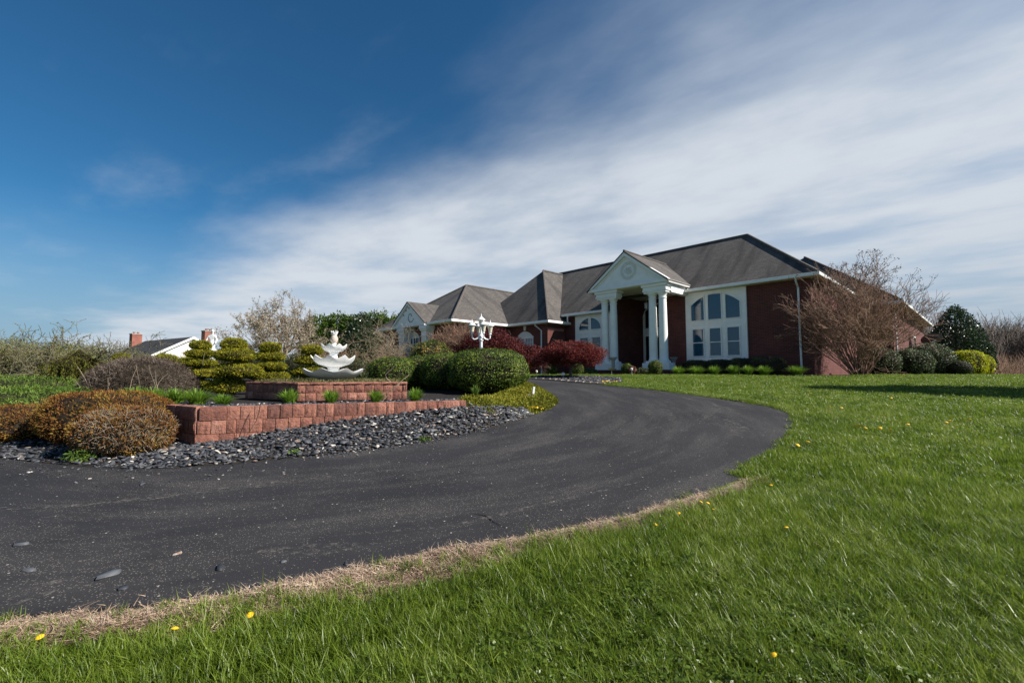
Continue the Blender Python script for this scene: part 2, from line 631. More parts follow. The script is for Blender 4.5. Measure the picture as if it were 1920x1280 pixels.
def block_mat():
    m, nt, nd, ln, bs = newmat('split_face_block')
    oi = nd.new('ShaderNodeObjectInfo')
    geo = nd.new('ShaderNodeNewGeometry')
    P = geo.outputs['Position']
    n = tex_noise(nd, ln, P, 9, 6, .6)
    f = nmath(nd, ln, 'MULTIPLY_ADD', oi.outputs['Random'], .35, nmath(nd, ln, 'MULTIPLY', n.outputs['Fac'], .85))
    r = ramp(nd, [(.25, (.12, .060, .050)), (.5, (.235, .100, .072)), (.7, (.34, .150, .105)), (.95, (.43, .22, .165))])
    ln.new(f, r.inputs[0])
    n4 = tex_noise(nd, ln, P, 7, 6, .65)
    d = nd.new('ShaderNodeMapRange'); ln.new(n4.outputs['Fac'], d.inputs[0])
    d.inputs[1].default_value = .52; d.inputs[2].default_value = .75; d.inputs[4].default_value = .5
    out = mixrgb(nd, ln, d.outputs[0], r.outputs[0], (.10, .07, .065))
    ln.new(out, bs.inputs['Base Color'])
    bs.inputs['Roughness'].default_value = .92
    bs.inputs['Specular IOR Level'].default_value = .2
    n3 = tex_noise(nd, ln, P, 28, 8, .7)
    bump(nd, ln, n3.outputs['Fac'], bs, .9, .03)
    return m


def slate_mat():
    m, nt, nd, ln, bs = newmat('slate')
    oi = nd.new('ShaderNodeObjectInfo')
    at = nd.new('ShaderNodeAttribute'); at.attribute_name = 'tint'
    geo = nd.new('ShaderNodeNewGeometry')
    n = tex_noise(nd, ln, geo.outputs['Position'], 30, 4)
    f = nmath(nd, ln, 'FRACT', nmath(nd, ln, 'ADD', oi.outputs['Random'], at.outputs['Fac']))
    f = nmath(nd, ln, 'MULTIPLY_ADD', n.outputs['Fac'], .12, nmath(nd, ln, 'MULTIPLY', f, .94))
    r = ramp(nd, [(.05, (.017, .018, .022)), (.45, (.042, .046, .055)), (.80, (.078, .083, .093)), (.92, (.13, .13, .13)), (.945, (.20, .12, .08)), (.965, (.34, .31, .27)), (1.0, (.52, .50, .46))])
    ln.new(f, r.inputs[0])
    ln.new(r.outputs[0], bs.inputs['Base Color'])
    bs.inputs['Roughness'].default_value = .6
    bs.inputs['Specular IOR Level'].default_value = .35
    bump(nd, ln, n.outputs['Fac'], bs, .3, .006)
    return m


M = {}
M['asphalt'] = asphalt_mat()
M['lawn'] = lawn_mat()
M['block'] = block_mat()
M['slate'] = slate_mat()
M['brick'] = brick_mat('dark_red_brick', (.128, .023, .017), (.064, .014, .011), (.130, .070, .056))
M['chimney'] = brick_mat('orange_red_brick', (.30, .085, .055), (.22, .065, .045), (.25, .16, .13))
M['sun_strip'] = plain('painted_sunlight', (.36, .15, .115), .7, .15, 8)  # sunlight on the middle wing brick, painted as a paler red
M['shingle'] = shingle_mat('brown_shingle', (.104, .091, .081), (.072, .064, .058), (.030, .027, .026))
M['slate_roof'] = shingle_mat('charcoal_shingle', (.035, .034, .036), (.024, .024, .027), (.016, .016, .018))
M['white'] = plain('white_paint', (.82, .81, .78), .5, .04, 3, dirt=((.62, .60, .55), .35))
M['ridge'] = plain('ridge_shingle', (.105, .092, .082), .9, .2, 5, .2)
M['trim'] = plain('white_trim', (.78, .77, .74), .45, .05, 4)
M['stucco'] = plain('white_stucco', (.66, .66, .63), .8, .05, 5)
M['vinyl'] = plain('grey_siding', (.34, .35, .36), .7, .06, 5)
M['soffit'] = plain('cream_soffit', (.62, .58, .50), .7, .05, 4)
M['glass'] = glass_mat('window_glass', (.008, .055, .105), 1.65)  # blue of the reflected sky is painted into the pane colour
M['dark_glass'] = glass_mat('dark_door_glass', (.006, .006, .007), 1.6)
M['blind'] = plain('window_blind', (.30, .33, .36), .6, .1, 6)
M['fountain'] = plain('fountain_white', (.80, .80, .785), .65, .06, 5, dirt=((.40, .39, .34), .6), bumps=.15)
M['pineapple'] = plain('buff_stone', (.52, .43, .36), .7, .15, 12)
M['lantern'] = plain('cream_lantern_glass', (.60, .54, .42), .3, .06, 6)
M['lamp'] = plain('lamp_white', (.74, .75, .76), .35, .04, 6)
M['stone'] = plain('grey_cast_stone', (.34, .33, .31), .8, .15, 9, dirt=((.16, .15, .13), .6))
M['soil'] = plain('dark_mulch', (.030, .026, .023), .95, .4, 18, .1, bumps=.8)
M['bark'] = plain('grey_bark', (.12, .095, .075), .85, .25, 14, .2, bumps=.5)
M['twig'] = plain('bare_brown_twig', (.235, .145, .100), .8, .25, 9, .2)
M['twig_pale'] = plain('pale_tan_twig', (.27, .215, .155), .8, .25, 9, .2)
M['twig_grey'] = plain('grey_green_twig', (.15, .13, .085), .8, .25, 7, .2)
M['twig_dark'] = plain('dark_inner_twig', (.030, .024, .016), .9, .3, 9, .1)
M['dish'] = plain('brown_dish_metal', (.10, .08, .085), .6, .1, 5)
M['metal'] = plain('grey_metal', (.30, .30, .31), .5, .1, 8, metal=.6)
M['yellow'] = plain('dandelion_yellow', (.80, .48, .01), .6, .15, 60)
M['stalk'] = plain('flower_stalk', (.10, .16, .04), .6, .15, 20)
M['kerbstone'] = plain('buff_edging', (.36, .27, .21), .85, .2, 12, bumps=.5)
M['ochre_door'] = plain('dark_wood_door', (.045, .028, .02), .4, .2, 6)
M['straw'] = blade_mat('dry_thatch', [(.0, (.16, .105, .07)), (.5, (.42, .30, .21)), (1, (.62, .50, .38))], .35, .15)
M['soil_pale'] = plain('dusty_soil', (.26, .20, .155), .95, .35, 16, .1, bumps=.7)
M['grass'] = blade_mat('grass_blade', [(.05, (.040, .066, .006)), (.35, (.115, .178, .013)), (.65, (.190, .268, .024)), (.86, (.28, .325, .065)), (1, (.48, .40, .22))], .85, .45)
M['clover'] = blade_mat('clover_leaf', [(.0, (.036, .062, .006)), (.6, (.105, .165, .013)), (1, (.16, .23, .025))], .3, .4)
M['boxwood'] = leaf_mat('boxwood_leaf', [(0, (.020, .042, .006)), (.45, (.070, .115, .012)), (.8, (.145, .195, .022)), (1, (.22, .26, .045))], .55, .22, 3, .25)
M['dark_box'] = leaf_mat('dark_yew_leaf', [(0, (.013, .022, .007)), (.5, (.034, .054, .013)), (1, (.085, .112, .028))], .5, .15, 3)
M['cypress'] = leaf_mat('golden_cypress_leaf', [(0, (.050, .055, .005)), (.35, (.170, .172, .010)), (.7, (.285, .268, .018)), (1, (.38, .33, .03))], .7, .28, 5, .2)
M['russet'] = leaf_mat('russet_cypress_leaf', [(0, (.035, .016, .008)), (.35, (.155, .062, .020)), (.65, (.235, .115, .028)), (1, (.25, .19, .04))], .75, .2, 4, .15, .9)
M['grey_twig_leaf'] = leaf_mat('grey_brown_shoot', [(0, (.025, .018, .014)), (.5, (.115, .085, .068)), (1, (.22, .175, .14))], .8, .08, 5, .2)
M['juniper'] = leaf_mat('green_juniper_leaf', [(0, (.020, .045, .006)), (.5, (.085, .150, .020)), (1, (.19, .26, .05))], .65, .25, 4, .2)
M['gold_juniper'] = leaf_mat('gold_juniper_leaf', [(0, (.050, .058, .006)), (.45, (.17, .180, .014)), (.8, (.28, .27, .024)), (1, (.36, .27, .05))], .65, .25, 5, .2)
M['weeping'] = leaf_mat('weeping_spruce_leaf', [(0, (.025, .030, .004)), (.5, (.105, .110, .012)), (1, (.21, .20, .025))], .65, .25, 6, .2)
M['maple'] = leaf_mat('red_maple_leaf', [(0, (.035, .006, .007)), (.45, (.120, .018, .017)), (.8, (.215, .036, .030)), (1, (.30, .085, .05))], .6, .3, 3, .2)
M['maple_dark'] = leaf_mat('dark_red_maple_leaf', [(0, (.028, .006, .007)), (.5, (.095, .017, .018)), (1, (.20, .040, .034))], .55, .3, 2, .25)
M['arborvitae'] = leaf_mat('arborvitae_leaf', [(0, (.012, .030, .004)), (.5, (.052, .100, .012)), (1, (.125, .180, .026))], .65, .25, 1.2, .2)
M['holly'] = leaf_mat('holly_leaf', [(0, (.008, .018, .006)), (.6, (.024, .050, .013)), (1, (.075, .115, .04))], .3, .12, 2, .6)
M['laurel'] = leaf_mat('grey_green_laurel_leaf', [(0, (.018, .032, .010)), (.55, (.070, .100, .034)), (1, (.18, .21, .10))], .5, .2, 3, .3)
M['yellow_bush'] = leaf_mat('yellow_bush_leaf', [(0, (.12, .14, .004)), (.4, (.40, .42, .010)), (1, (.60, .60, .02))], .55, .4, 3, .2)
M['variegated'] = leaf_mat('variegated_leaf', [(0, (.015, .03, .008)), (.42, (.05, .09, .016)), (.6, (.17, .20, .03)), (.8, (.36, .23, .07)), (1, (.45, .26, .12))], .55, .25, 3.5, .2, 1.0)
M['lily'] = leaf_mat('daylily_leaf', [(0, (.06, .13, .012)), (.5, (.15, .27, .025)), (1, (.27, .40, .05))], .5, .4, 6)
M['heuchera'] = leaf_mat('rust_leaf', [(0, (.06, .025, .018)), (1, (.26, .11, .07))], .6, .2, 6)
M['tan_vine'] = leaf_mat('tan_dry_leaf', [(0, (.06, .045, .016)), (.5, (.19, .14, .06)), (1, (.34, .26, .12))], .7, .2, 2)
M['blossom'] = leaf_mat('pale_bud', [(0, (.16, .13, .09)), (.5, (.33, .27, .19)), (1, (.50, .43, .34))], .7, .25, 1)
M['budgreen'] = leaf_mat('new_green_bud', [(0, (.085, .090, .030)), (.5, (.165, .172, .055)), (1, (.24, .25, .08))], .7, .25, 1)
M['seed'] = leaf_mat('dry_seed_head', [(0, (.05, .035, .03)), (1, (.15, .11, .095))], .8, .1, 2)
M['moss'] = leaf_mat('mossy_grass', [(0, (.05, .055, .015)), (.5, (.13, .13, .04)), (1, (.26, .22, .10))], .8, .2, 4)
M['wood_far'] = plain('far_bare_wood', (.16, .135, .115), .9, .3, .5, .1)

# ================================================================== ground, drive, beds
def grid_axis(parts):
    a = []
    for lo, hi, st in parts:
        a += list(np.arange(lo, hi, st))
    a.append(parts[-1][1])
    return np.array(a)


gx = grid_axis([(-700, -100, 60), (-100, -30, 7), (-30, 30, .75), (30, 100, 5), (100, 700, 60)])
gy = grid_axis([(-40, -4, 4), (-4, 26, .5), (26, 130, 3.5), (130, 900, 60)])
X, Y = np.meshgrid(gx, gy)
V = np.stack([X, Y, ground(X, Y)], -1).reshape(-1, 3)
nx, ny = len(gx), len(gy)
i, j = np.meshgrid(np.arange(nx - 1), np.arange(ny - 1))
a = (j * nx + i).ravel()
me = np_mesh('lawn', V, np.stack([a, a + 1, a + 1 + nx, a + nx], 1), smooth=True)
tag(link('lawn', me, M['lawn']), kind='structure')

OUTER = [(-14, 9.5), (-11, 5.6), (-8, 3.6), (-5, 2.55), (-3.4, 2.28), (-2.46, 2.28), (-2.16, 2.34), (-1.91, 2.37), (-1.68, 2.44), (-1.49, 2.47), (-1.32, 2.54), (-1.18, 2.6), (-1.03, 2.67), (-.84, 2.75),
         (-.65, 2.86), (-.47, 2.95), (-.28, 3.02), (-.07, 3.13), (.15, 3.25), (.38, 3.35), (.58, 3.42), (.81, 3.53), (1.01, 3.66), (1.27, 3.82), (1.5, 3.97), (1.8, 4.16),
         (2.28, 4.56), (2.81, 5.07), (3.46, 5.78), (4.21, 6.73), (4.78, 7.59), (5.14, 8.39), (5.23, 9.03), (5.03, 9.78), (4.73, 10.4), (4.25, 11.35), (3.53, 12.5),
         (2.74, 13.45), (2.23, 13.75), (1.67, 14.34), (1.22, 14.9), (.71, 15.3), (-.6, 16.2), (-3, 17.6), (-6, 18.6), (-10, 18.9), (-14, 18)]
INNER = [(-14, 14.5), (-10, 15.6), (-6, 15.6), (-3, 15.0), (-1, 14.4), (.1, 13.7), (.61, 13.05), (.84, 11.97), (1.0, 10.96), (1.03, 10.04), (.96, 9.55), (.71, 8.75), (.38, 8.1), (0, 7.38), (-.47, 6.73),
         (-.93, 6.22), (-1.29, 5.89), (-1.69, 5.62), (-2.06, 5.40), (-2.4, 5.22), (-2.93, 4.98), (-3.5, 4.82), (-3.93, 4.78), (-4.58, 4.88), (-5.26, 5.05), (-5.76, 5.2), (-6.5, 5.5), (-8, 6.4), (-9.5, 7.8), (-11.5, 10.5), (-13, 12.5)]
DRIVE = OUTER + INNER[:1] + INNER[1:]


def drape(name, poly, mat, lift, edge=.05, step=.5, zf=None):
    """a polygon draped on the lawn: cut on the lawn's own grid lines, with a short turned-down edge."""
    import bmesh
    zf = zf or gz
    bm = bmesh.new()
    vs = [bm.verts.new((x, y, 0)) for x, y in poly]
    es = [bm.edges.new((vs[k], vs[(k + 1) % len(vs)])) for k in range(len(vs))]
    bmesh.ops.triangle_fill(bm, use_beauty=True, edges=es, normal=(0, 0, 1))
    P = np.array(poly)
    for ax in (0, 1):
        lo, hi = P[:, ax].min(), P[:, ax].max()
        st = .75 if ax == 0 else step
        k = math.ceil(lo / st) * st
        while k < hi:
            no = (1, 0, 0) if ax == 0 else (0, 1, 0)
            co = (k, 0, 0) if ax == 0 else (0, k, 0)
            bmesh.ops.bisect_plane(bm, geom=bm.verts[:] + bm.edges[:] + bm.faces[:], plane_co=co, plane_no=no)
            k += st
    for v in bm.verts:
        v.co.z = zf(v.co.x, v.co.y) + lift
    bmesh.ops.recalc_face_normals(bm, faces=bm.faces[:])
    if bm.faces[:] and sum(f.normal.z for f in bm.faces) < 0:
        bmesh.ops.reverse_faces(bm, faces=bm.faces[:])
    be = [e for e in bm.edges if len(e.link_faces) == 1]
    ex = bmesh.ops.extrude_edge_only(bm, edges=be)
    for v in ex['geom']:
        if isinstance(v, bmesh.types.BMVert):
            v.co.z -= edge
    m = bpy.data.meshes.new(name)
    bm.to_mesh(m)
    bm.free()
    auto_uv(m)
    return link(name, m, mat)


tag(drape('driveway', DRIVE, M['asphalt'], .018, .06), kind='structure')

# the island inside the drive: dark mulch under all the planting
tag(drape('planting_bed', INNER[:], M['soil'], .012, .05), kind='structure')

# retaining walls: corner, far right end, left end of the lower and the upper one
LW_A, LW_B, LW_L = (-4.0, 5.81), (-.72, 7.25), (-5.35, 6.64)
UW_A, UW_B, UW_L = (-3.47, 7.4), (-1.84, 8.05), (-4.80, 8.23)
LOW_TOP, UP_TOP = .928, 1.21
terrace = [LW_A, LW_B, (-.6, 7.6), (-.9, 8.8), (-1.6, 10.6), (-4, 12.2), (-8, 12), (-9, 10), (-7.6, 7.6), LW_L]
cxy = np.mean(terrace, axis=0)
tag(MB().slab([(x + (cxy[0] - x) * .02, y + (cxy[1] - y) * .02) for x, y in terrace], .1, .885).build('lower_terrace', M['soil']), kind='structure')
up_t = [UW_A, (-1.9, 8.05), (-2.1, 8.7), (-2.2, 9.6), (-3.3, 10.2), (-4.9, 9.6), UW_L]
cu = np.mean(up_t, axis=0)
tag(MB().slab([(x + (cu[0] - x) * .03, y + (cu[1] - y) * .03) for x, y in up_t], .87, 1.185).build('upper_terrace', M['soil']), kind='structure')

# slate bed, mounded up to the foot of the lower wall
OUT_S = [(-6.9, 5.75), (-6.5, 5.5), (-5.76, 5.22), (-5.26, 5.07), (-4.58, 4.9), (-3.93, 4.80), (-3.5, 4.84), (-2.93, 5.0), (-2.4, 5.24), (-2.06, 5.42), (-1.69, 5.64), (-1.29, 5.91), (-.93, 6.24), (-.47, 6.75), (.0, 7.40), (.38, 8.12)]
IN_S = [(-7.4, 7.0, .56), (-6.7, 6.9, .55), (-5.9, 6.75, .54), (-5.3, 6.6, .53), (-4.5, 6.1, .46), (-4.0, 5.80, .425), (-3.75, 5.91, .47), (-3.36, 6.08, .54), (-2.95, 6.26, .60), (-2.55, 6.44, .665),
        (-2.1, 6.63, .715), (-1.65, 6.83, .76), (-1.2, 7.03, .795), (-.75, 7.22, .83), (-.25, 7.6, .81), (.2, 8.2, .72)]
NS, NT = 90, 14


def interp_poly(pts, n):
    pts = np.asarray(pts, float)
    s = np.linspace(0, len(pts) - 1, n)
    return np.stack([np.interp(s, np.arange(len(pts)), pts[:, k]) for k in range(pts.shape[1])], 1)


o_ = interp_poly([(x, y, gz(x, y) + .015) for x, y in OUT_S], NS)
i_ = interp_poly(IN_S, NS)
T = np.linspace(0, 1, NT)[None, :, None]
S = o_[:, None, :] * (1 - T) + i_[:, None, :] * T
S[..., 2] = o_[:, None, 2] * (1 - T[..., 0] ** .85) + i_[:, None, 2] * T[..., 0] ** .85
SV = S.reshape(-1, 3)
i, j = np.meshgrid(np.arange(NT - 1), np.arange(NS - 1))
a = (j * NT + i).ravel()
slate_bed = link('slate_bed', np_mesh('slate_bed', SV, np.stack([a, a + NT, a + NT + 1, a + 1], 1), smooth=True), M['soil'])
tag(slate_bed, kind='structure')


def chip(rng):
    n = rng.integers(5, 7)
    an = np.sort(rng.uniform(0, 2 * pi, n) * .35 + np.arange(n) * 2 * pi / n)
    r = rng.uniform(.7, 1.15, n)
    ring = np.stack([np.cos(an) * r, np.sin(an) * r * rng.uniform(.5, .85), np.zeros(n)], 1)
    th = rng.uniform(.10, .24)
    top = ring * rng.uniform(.78, .93); top[:, 2] += th + rng.uniform(-.04, .04, n)
    v = np.concatenate([ring - [0, 0, th * .5], top])
    f = []
    for k in range(n):
        k2 = (k + 1) % n
        f += [(k, k2, n + k2), (k, n + k2, n + k)]
    for k in range(1, n - 1):
        f.append((n, n + k, n + k + 1))
    return v, np.array(f)


chips = [chip(R) for _ in range(9)]


def rot_mats(rx, ry, rz):
    cx, sx, cy, sy, cz, sz = np.cos(rx), np.sin(rx), np.cos(ry), np.sin(ry), np.cos(rz), np.sin(rz)
    m = np.empty((len(rx), 3, 3))
    m[:, 0, 0] = cz * cy; m[:, 0, 1] = cz * sy * sx - sz * cx; m[:, 0, 2] = cz * sy * cx + sz * sx
    m[:, 1, 0] = sz * cy; m[:, 1, 1] = sz * sy * sx + cz * cx; m[:, 1, 2] = sz * sy * cx - cz * sx
    m[:, 2, 0] = -sy; m[:, 2, 1] = cy * sx; m[:, 2, 2] = cy * cx
    return m


def slate_points(n, rng):
    s = rng.uniform(0, NS - 1.001, n); t = rng.uniform(0, NT - 1.001, n)
    si, ti = s.astype(int), t.astype(int)
    fs, ft = (s - si)[:, None], (t - ti)[:, None]
    return (S[si, ti] * (1 - fs) * (1 - ft) + S[si + 1, ti] * fs * (1 - ft) + S[si, ti + 1] * (1 - fs) * ft + S[si + 1, ti + 1] * fs * ft)


def chips_mesh(name, P, size, rng):
    vs, fs, ts, off = [], [], [], 0
    kind = rng.integers(0, len(chips), len(P))
    Rm = rot_mats(rng.normal(0, .24, len(P)), rng.normal(0, .24, len(P)), rng.uniform(0, 6.28, len(P)))
    for k, (cv, cf) in enumerate(chips):
        q = np.where(kind == k)[0]
        if not len(q): continue
        vv = np.einsum('nij,mj->nmi', Rm[q], cv) * size[q, None, None] + P[q, None, :]
        ff = cf[None] + (np.arange(len(q)) * len(cv))[:, None, None] + off
        vs.append(vv.reshape(-1, 3)); fs.append(ff.reshape(-1, 3)); off += len(q) * len(cv)
        ts.append(np.repeat(rng.uniform(0, 1, len(q)), len(cf)))
    return np_mesh(name, np.concatenate(vs), np.concatenate(fs), np.concatenate(ts))


NCH = 6200
cp = slate_points(NCH, R)
csz = R.uniform(.018, .042, NCH) * np.where(R.uniform(size=NCH) < .12, 1.5, 1)
cp[:, 2] += R.uniform(.0, .022, NCH)
show = csz / np.linalg.norm(cp - [0, 0, EYE], axis=1) * np.where(cp[:, 0] < -5.7, .2, 1)
order = np.argsort(-show)
big, rest = order[:290], order[290:]
cms = []
for k, (cv, cf) in enumerate(chips):
    m_ = np_mesh('stone', cv, cf, np.zeros(len(cf))); m_.materials.append(M['slate']); cms.append(m_)
for q in big:
    o = link('stone', cms[R.integers(0, len(cms))], None, slate_bed)
    o.location = cp[q] + [0, 0, .018]
    o.rotation_euler = (R.normal(0, .28), R.normal(0, .28), R.uniform(0, 6.28))
    o.scale = (csz[q],) * 3
o = link('slate_chips', chips_mesh('slate_chips', cp[rest], csz[rest], R), M['slate'], slate_bed)
o['kind'] = 'stuff'
# slate mulch on the lower terrace, just behind the wall
n_ = 1500
tt = R.uniform(0, 1, n_); bk = R.uniform(.12, .75, n_)
wd = np.array([LW_B[0] - LW_A[0], LW_B[1] - LW_A[1]]); wd = wd / np.linalg.norm(wd); wnrm = np.array([-wd[1], wd[0]])
tp = np.array(LW_A) + (np.array(LW_B) - np.array(LW_A)) * tt[:, None] + wnrm * bk[:, None]
tp = np.concatenate([tp, np.array(LW_A) + (np.array(LW_L) - np.array(LW_A)) * R.uniform(0, 1, (260, 1)) + np.array([.53, .85]) * R.uniform(.1, .7, (260, 1))])
tp = np.column_stack([tp, .888 + R.uniform(0, .03, len(tp))])
o = link('slate_mulch', chips_mesh('slate_mulch', tp, R.uniform(.02, .045, len(tp)), R), M['slate'])
tag(o, 'dark slate chips mulching the terrace behind the red block wall', 'slate mulch', kind='stuff')

# ------------------------------------------------------------------ retaining walls, block by block
def block_mesh(w, h, d, seed):
    """split-faced block: front at y=0 facing -y, rough; x 0..w, z 0..h."""
    rng = np.random.default_rng(seed)
    nxb, nzb = 5, 4
    vs, fs = [], []
    for kz in range(nzb):
        for kx in range(nxb):
            x, z = kx / (nxb - 1), kz / (nzb - 1)
            e = min(x, 1 - x, z * .8, (1 - z) * .8)
            y = .008 - .045 * min(e, .11) * 2 + rng.uniform(-.006, .006) * (1 if e > 0 else .3)
            vs.append((x * w, y, z * h))
    n = len(vs)
    for kz in range(nzb - 1):
        for kx in range(nxb - 1):
            q = kz * nxb + kx
            fs.append((q, q + 1, q + 1 + nxb, q + nxb))
    vs += [(0, d, 0), (w, d, 0), (w, d, h), (0, d, h)]
    bl, br, tr, tl = 0, nxb - 1, n - 1, n - nxb
    fs.append(tuple(range(tl, tr + 1)) + (n + 2, n + 3))
    fs.append(tuple([n, n + 1] + list(range(br, -1, -1))))
    fs.append(tuple([br, n + 1, n + 2] + [kz * nxb + nxb - 1 for kz in range(nzb - 1, 0, -1)]))
    fs.append(tuple([n, 0] + [kz * nxb for kz in range(1, nzb)] + [n + 3]))
    m = bpy.data.meshes.new('block')
    m.from_pydata(vs, [], fs)
    m.materials.append(M['block'])
    return m


BW, BD = .152, .16


def course(parent, A, B, z, h, off, cap=0.0, first=None):
    ax, ay = A; bx, by = B
    L = math.hypot(bx - ax, by - ay)
    ang = math.atan2(by - ay, bx - ax)
    s, k = 0.0, 0
    while s < L - .02:
        w = (first if (k == 0 and first) else BW * (random.choice((.72, 1.0, 1.0, 1.06, 1.12)) if k else off))
        w = min(w, L - s)
        if w < .03: break
        key = (round(w, 2), round(h, 3), random.randrange(3))
        if key not in BLK: BLK[key] = block_mesh(key[0] - .006, h - .005, BD, hash(key) % 9999)
        o = link('block', BLK[key], None, parent)
        jit = random.uniform(-.006, .006)
        o.location = (ax + cos(ang) * s + sin(ang) * (jit - cap) * 1, ay + sin(ang) * s - cos(ang) * (jit - cap), z + random.uniform(-.0015, .0015))
        o.rotation_euler = (0, 0, ang + random.uniform(-.012, .012))
        s += w
        k += 1


BLK = {}
lw = thing('retaining_wall', 'low red split-face block wall along the slate bed by the drive', 'retaining wall')
H = (LOW_TOP - .408) / 3
ang_f = math.atan2(LW_B[1] - LW_A[1], LW_B[0] - LW_A[0])
for c in range(3):
    z = .408 + H * c
    course(lw, (LW_A[0] + .018 * c, LW_A[1] + .006 * c), LW_B, z, H, 1.0, 0, first=(.26, .15, .30)[c])
    course(lw, LW_L, (LW_A[0] - .01, LW_A[1] + .012), z, H, .6, 0)
uw = thing('retaining_wall', 'upper red block wall with thin cap stones in front of the white fountain', 'retaining wall')
H2 = .13
for c in range(2):
    z = .905 + H2 * c
    course(uw, UW_A, UW_B, z, H2, .8)
    course(uw, UW_L, (UW_A[0] - .01, UW_A[1] + .012), z, H2, .6)
BW_save = BW
BW = .30
course(uw, UW_A, UW_B, .905 + 2 * H2, UP_TOP - .905 - 2 * H2, .6, -.012)
course(uw, UW_L, (UW_A[0] - .01, UW_A[1] + .012), .905 + 2 * H2, UP_TOP - .905 - 2 * H2, .7, -.012)
BW = BW_save
# ================================================================== the brick house
house = thing('brick_house', 'large dark red brick house with white columned portico and brown shingle roofs', 'house', ORG, HOUSE_ROT)


def hbox(name, u0, u1, v0, v1, z0, z1, m, parent=None, bevel=0):
    return MB().box(u0, u1, v0, v1, z0, z1).build(name, M[m], parent or house, bevel=bevel)


T_MAIN = .828
# --- brick walls (front faces toward -v)
hbox('wall', -6.98, -.35, .36, .61, -.6, 4.26, 'brick')                 # right front
hbox('wall', -.60, -.35, .61, 10.6, -.6, 4.26, 'brick')                 # right side
hbox('wall', -13.399, -9.65, -.40, -.15, -.6, 3.62, 'brick')             # left of the portico
hbox('wall', -9.90, -9.65, -.15, 2.35, -.6, 4.62, 'brick')              # entry recess, left
hbox('wall', -6.98, -6.73, .61, 2.35, -.6, 4.62, 'brick')               # entry recess, right
hbox('wall', -9.90, -6.73, 2.35, 2.60, -.6, 4.90, 'brick')              # entry back
hbox('wall', -20.9, -13.40, -2.10, -1.85, -.6, 3.12, 'brick')           # middle wing front
hbox('wall', -13.65, -13.40, -1.85, -.15, -.6, 3.12, 'brick')           # middle wing side
hbox('wall', -25.5, -16.90, -6.50, -6.25, -1.2, 3.12, 'brick')          # left wing front
hbox('wall', -17.15, -16.90, -6.25, -2.10, -.6, 3.12, 'brick')          # left wing side
hbox('wall', -25.5, -25.25, -6.25, 4.0, -1.2, 3.12, 'brick')            # left wing far side
hbox('wall', -9.0, 1.20, 10.6, 10.85, -.6, 3.97, 'brick')               # back wing front
hbox('wall', .95, 1.20, 10.85, 28.1, -.6, 3.97, 'brick')                # back wing side
hbox('wall', -9.0, 1.2, 28.1, 28.35, -.6, 3.97, 'brick')
# strip of sunlight painted as paler brick on the middle wing side
hbox('painted_sun_strip', -13.40, -13.375, -2.10, -.62, 2.68, 2.83, 'sun_strip')


# --- roofs
def roof(name, faces, m='shingle'):
    b = MB()
    for f in faces:
        b.plate(f, .07)
    return b.build(name, M[m], house)


def cap(parent, pts, r=.075):
    return MB().tube(pts, r, 6).build('ridge_cap', M['ridge'], parent)


def eave(pts, w=.11, h=.13):
    """gutter along an eave given by its corner points (u, v, z), offset outwards already."""
    b = MB()
    for p, q in zip(pts[:-1], pts[1:]):
        u0, u1 = sorted((p[0], q[0])); v0, v1 = sorted((p[1], q[1]))
        if u1 - u0 > v1 - v0:
            b.box(u0, u1, v0 - w, v0, p[2] - h, p[2] + .012)
        else:
            b.box(u0, u0 + w, v0, v1, p[2] - h, p[2] + .012)
    return b.build('gutter', M['trim'], house, bevel=.012)


def soffit(poly, z):
    return MB().slab(poly, z - .03, z).build('soffit', M['soffit'], house)


ER = 7.71
zf = lambda v: 4.36 + T_MAIN * v
rm = roof('roof', [
    [(0, 0, 4.36), (-4.05, 4.05, ER), (-19.5, 4.05, ER), (-19.5, -.78, zf(-.78)), (-9.9, -.78, zf(-.78)), (-9.9, 0, 4.36)],
    [(0, 0, 4.36), (0, 8.1, 4.36), (-4.05, 4.05, ER)],
    [(0, 8.1, 4.36), (-19.5, 8.1, 4.36), (-19.5, 4.05, ER), (-4.05, 4.05, ER)]])
cap(rm, [(-19.0, 4.05, ER + .02), (-4.05, 4.05, ER + .02)])
cap(rm, [(-4.05, 4.05, ER + .02), (0.02, 0, 4.39)])
eave([(-6.25, 0, 4.36), (.11, 0, 4.36)])
eave([(0, 0.0, 4.36), (0, 8.1, 4.36)])
eave([(-13.35, -.78, zf(-.78)), (-10.2, -.78, zf(-.78))])
soffit([(-6.9, -.06, ), (-.0, -.06), (0, 8.0), (-.34, 8.0), (-.34, .36), (-6.9, .36)], 4.25)
soffit([(-13.3, -.8), (-9.66, -.8), (-9.66, -.4), (-13.3, -.4)], zf(-.78) - .10)

T2 = 4.25 / 4.02
r2 = roof('roof', [
    [(-13.05, -2.45, 3.22), (-17.07, 1.57, 7.47), (-21.09, -2.45, 3.22)],
    [(-13.05, -2.45, 3.22), (-13.05, 4, 3.22), (-17.07, 4, 7.47), (-17.07, 1.57, 7.47)],
    [(-21.09, -2.45, 3.22), (-17.07, 1.57, 7.47), (-17.07, 4, 7.47), (-21.09, 4, 3.22)]])
cap(r2, [(-17.07, 3.7, 7.49), (-17.07, 1.57, 7.49)])
cap(r2, [(-17.07, 1.57, 7.49), (-13.03, -2.47, 3.25)])
eave([(-21, -2.45, 3.22), (-12.94, -2.45, 3.22)])
eave([(-13.05, -2.45, 3.22), (-13.05, -.42, 3.22)])
soffit([(-20.9, -2.46), (-13.05, -2.46), (-13.05, -.41), (-13.39, -.41), (-13.39, -2.11), (-20.9, -2.11)], 3.10)

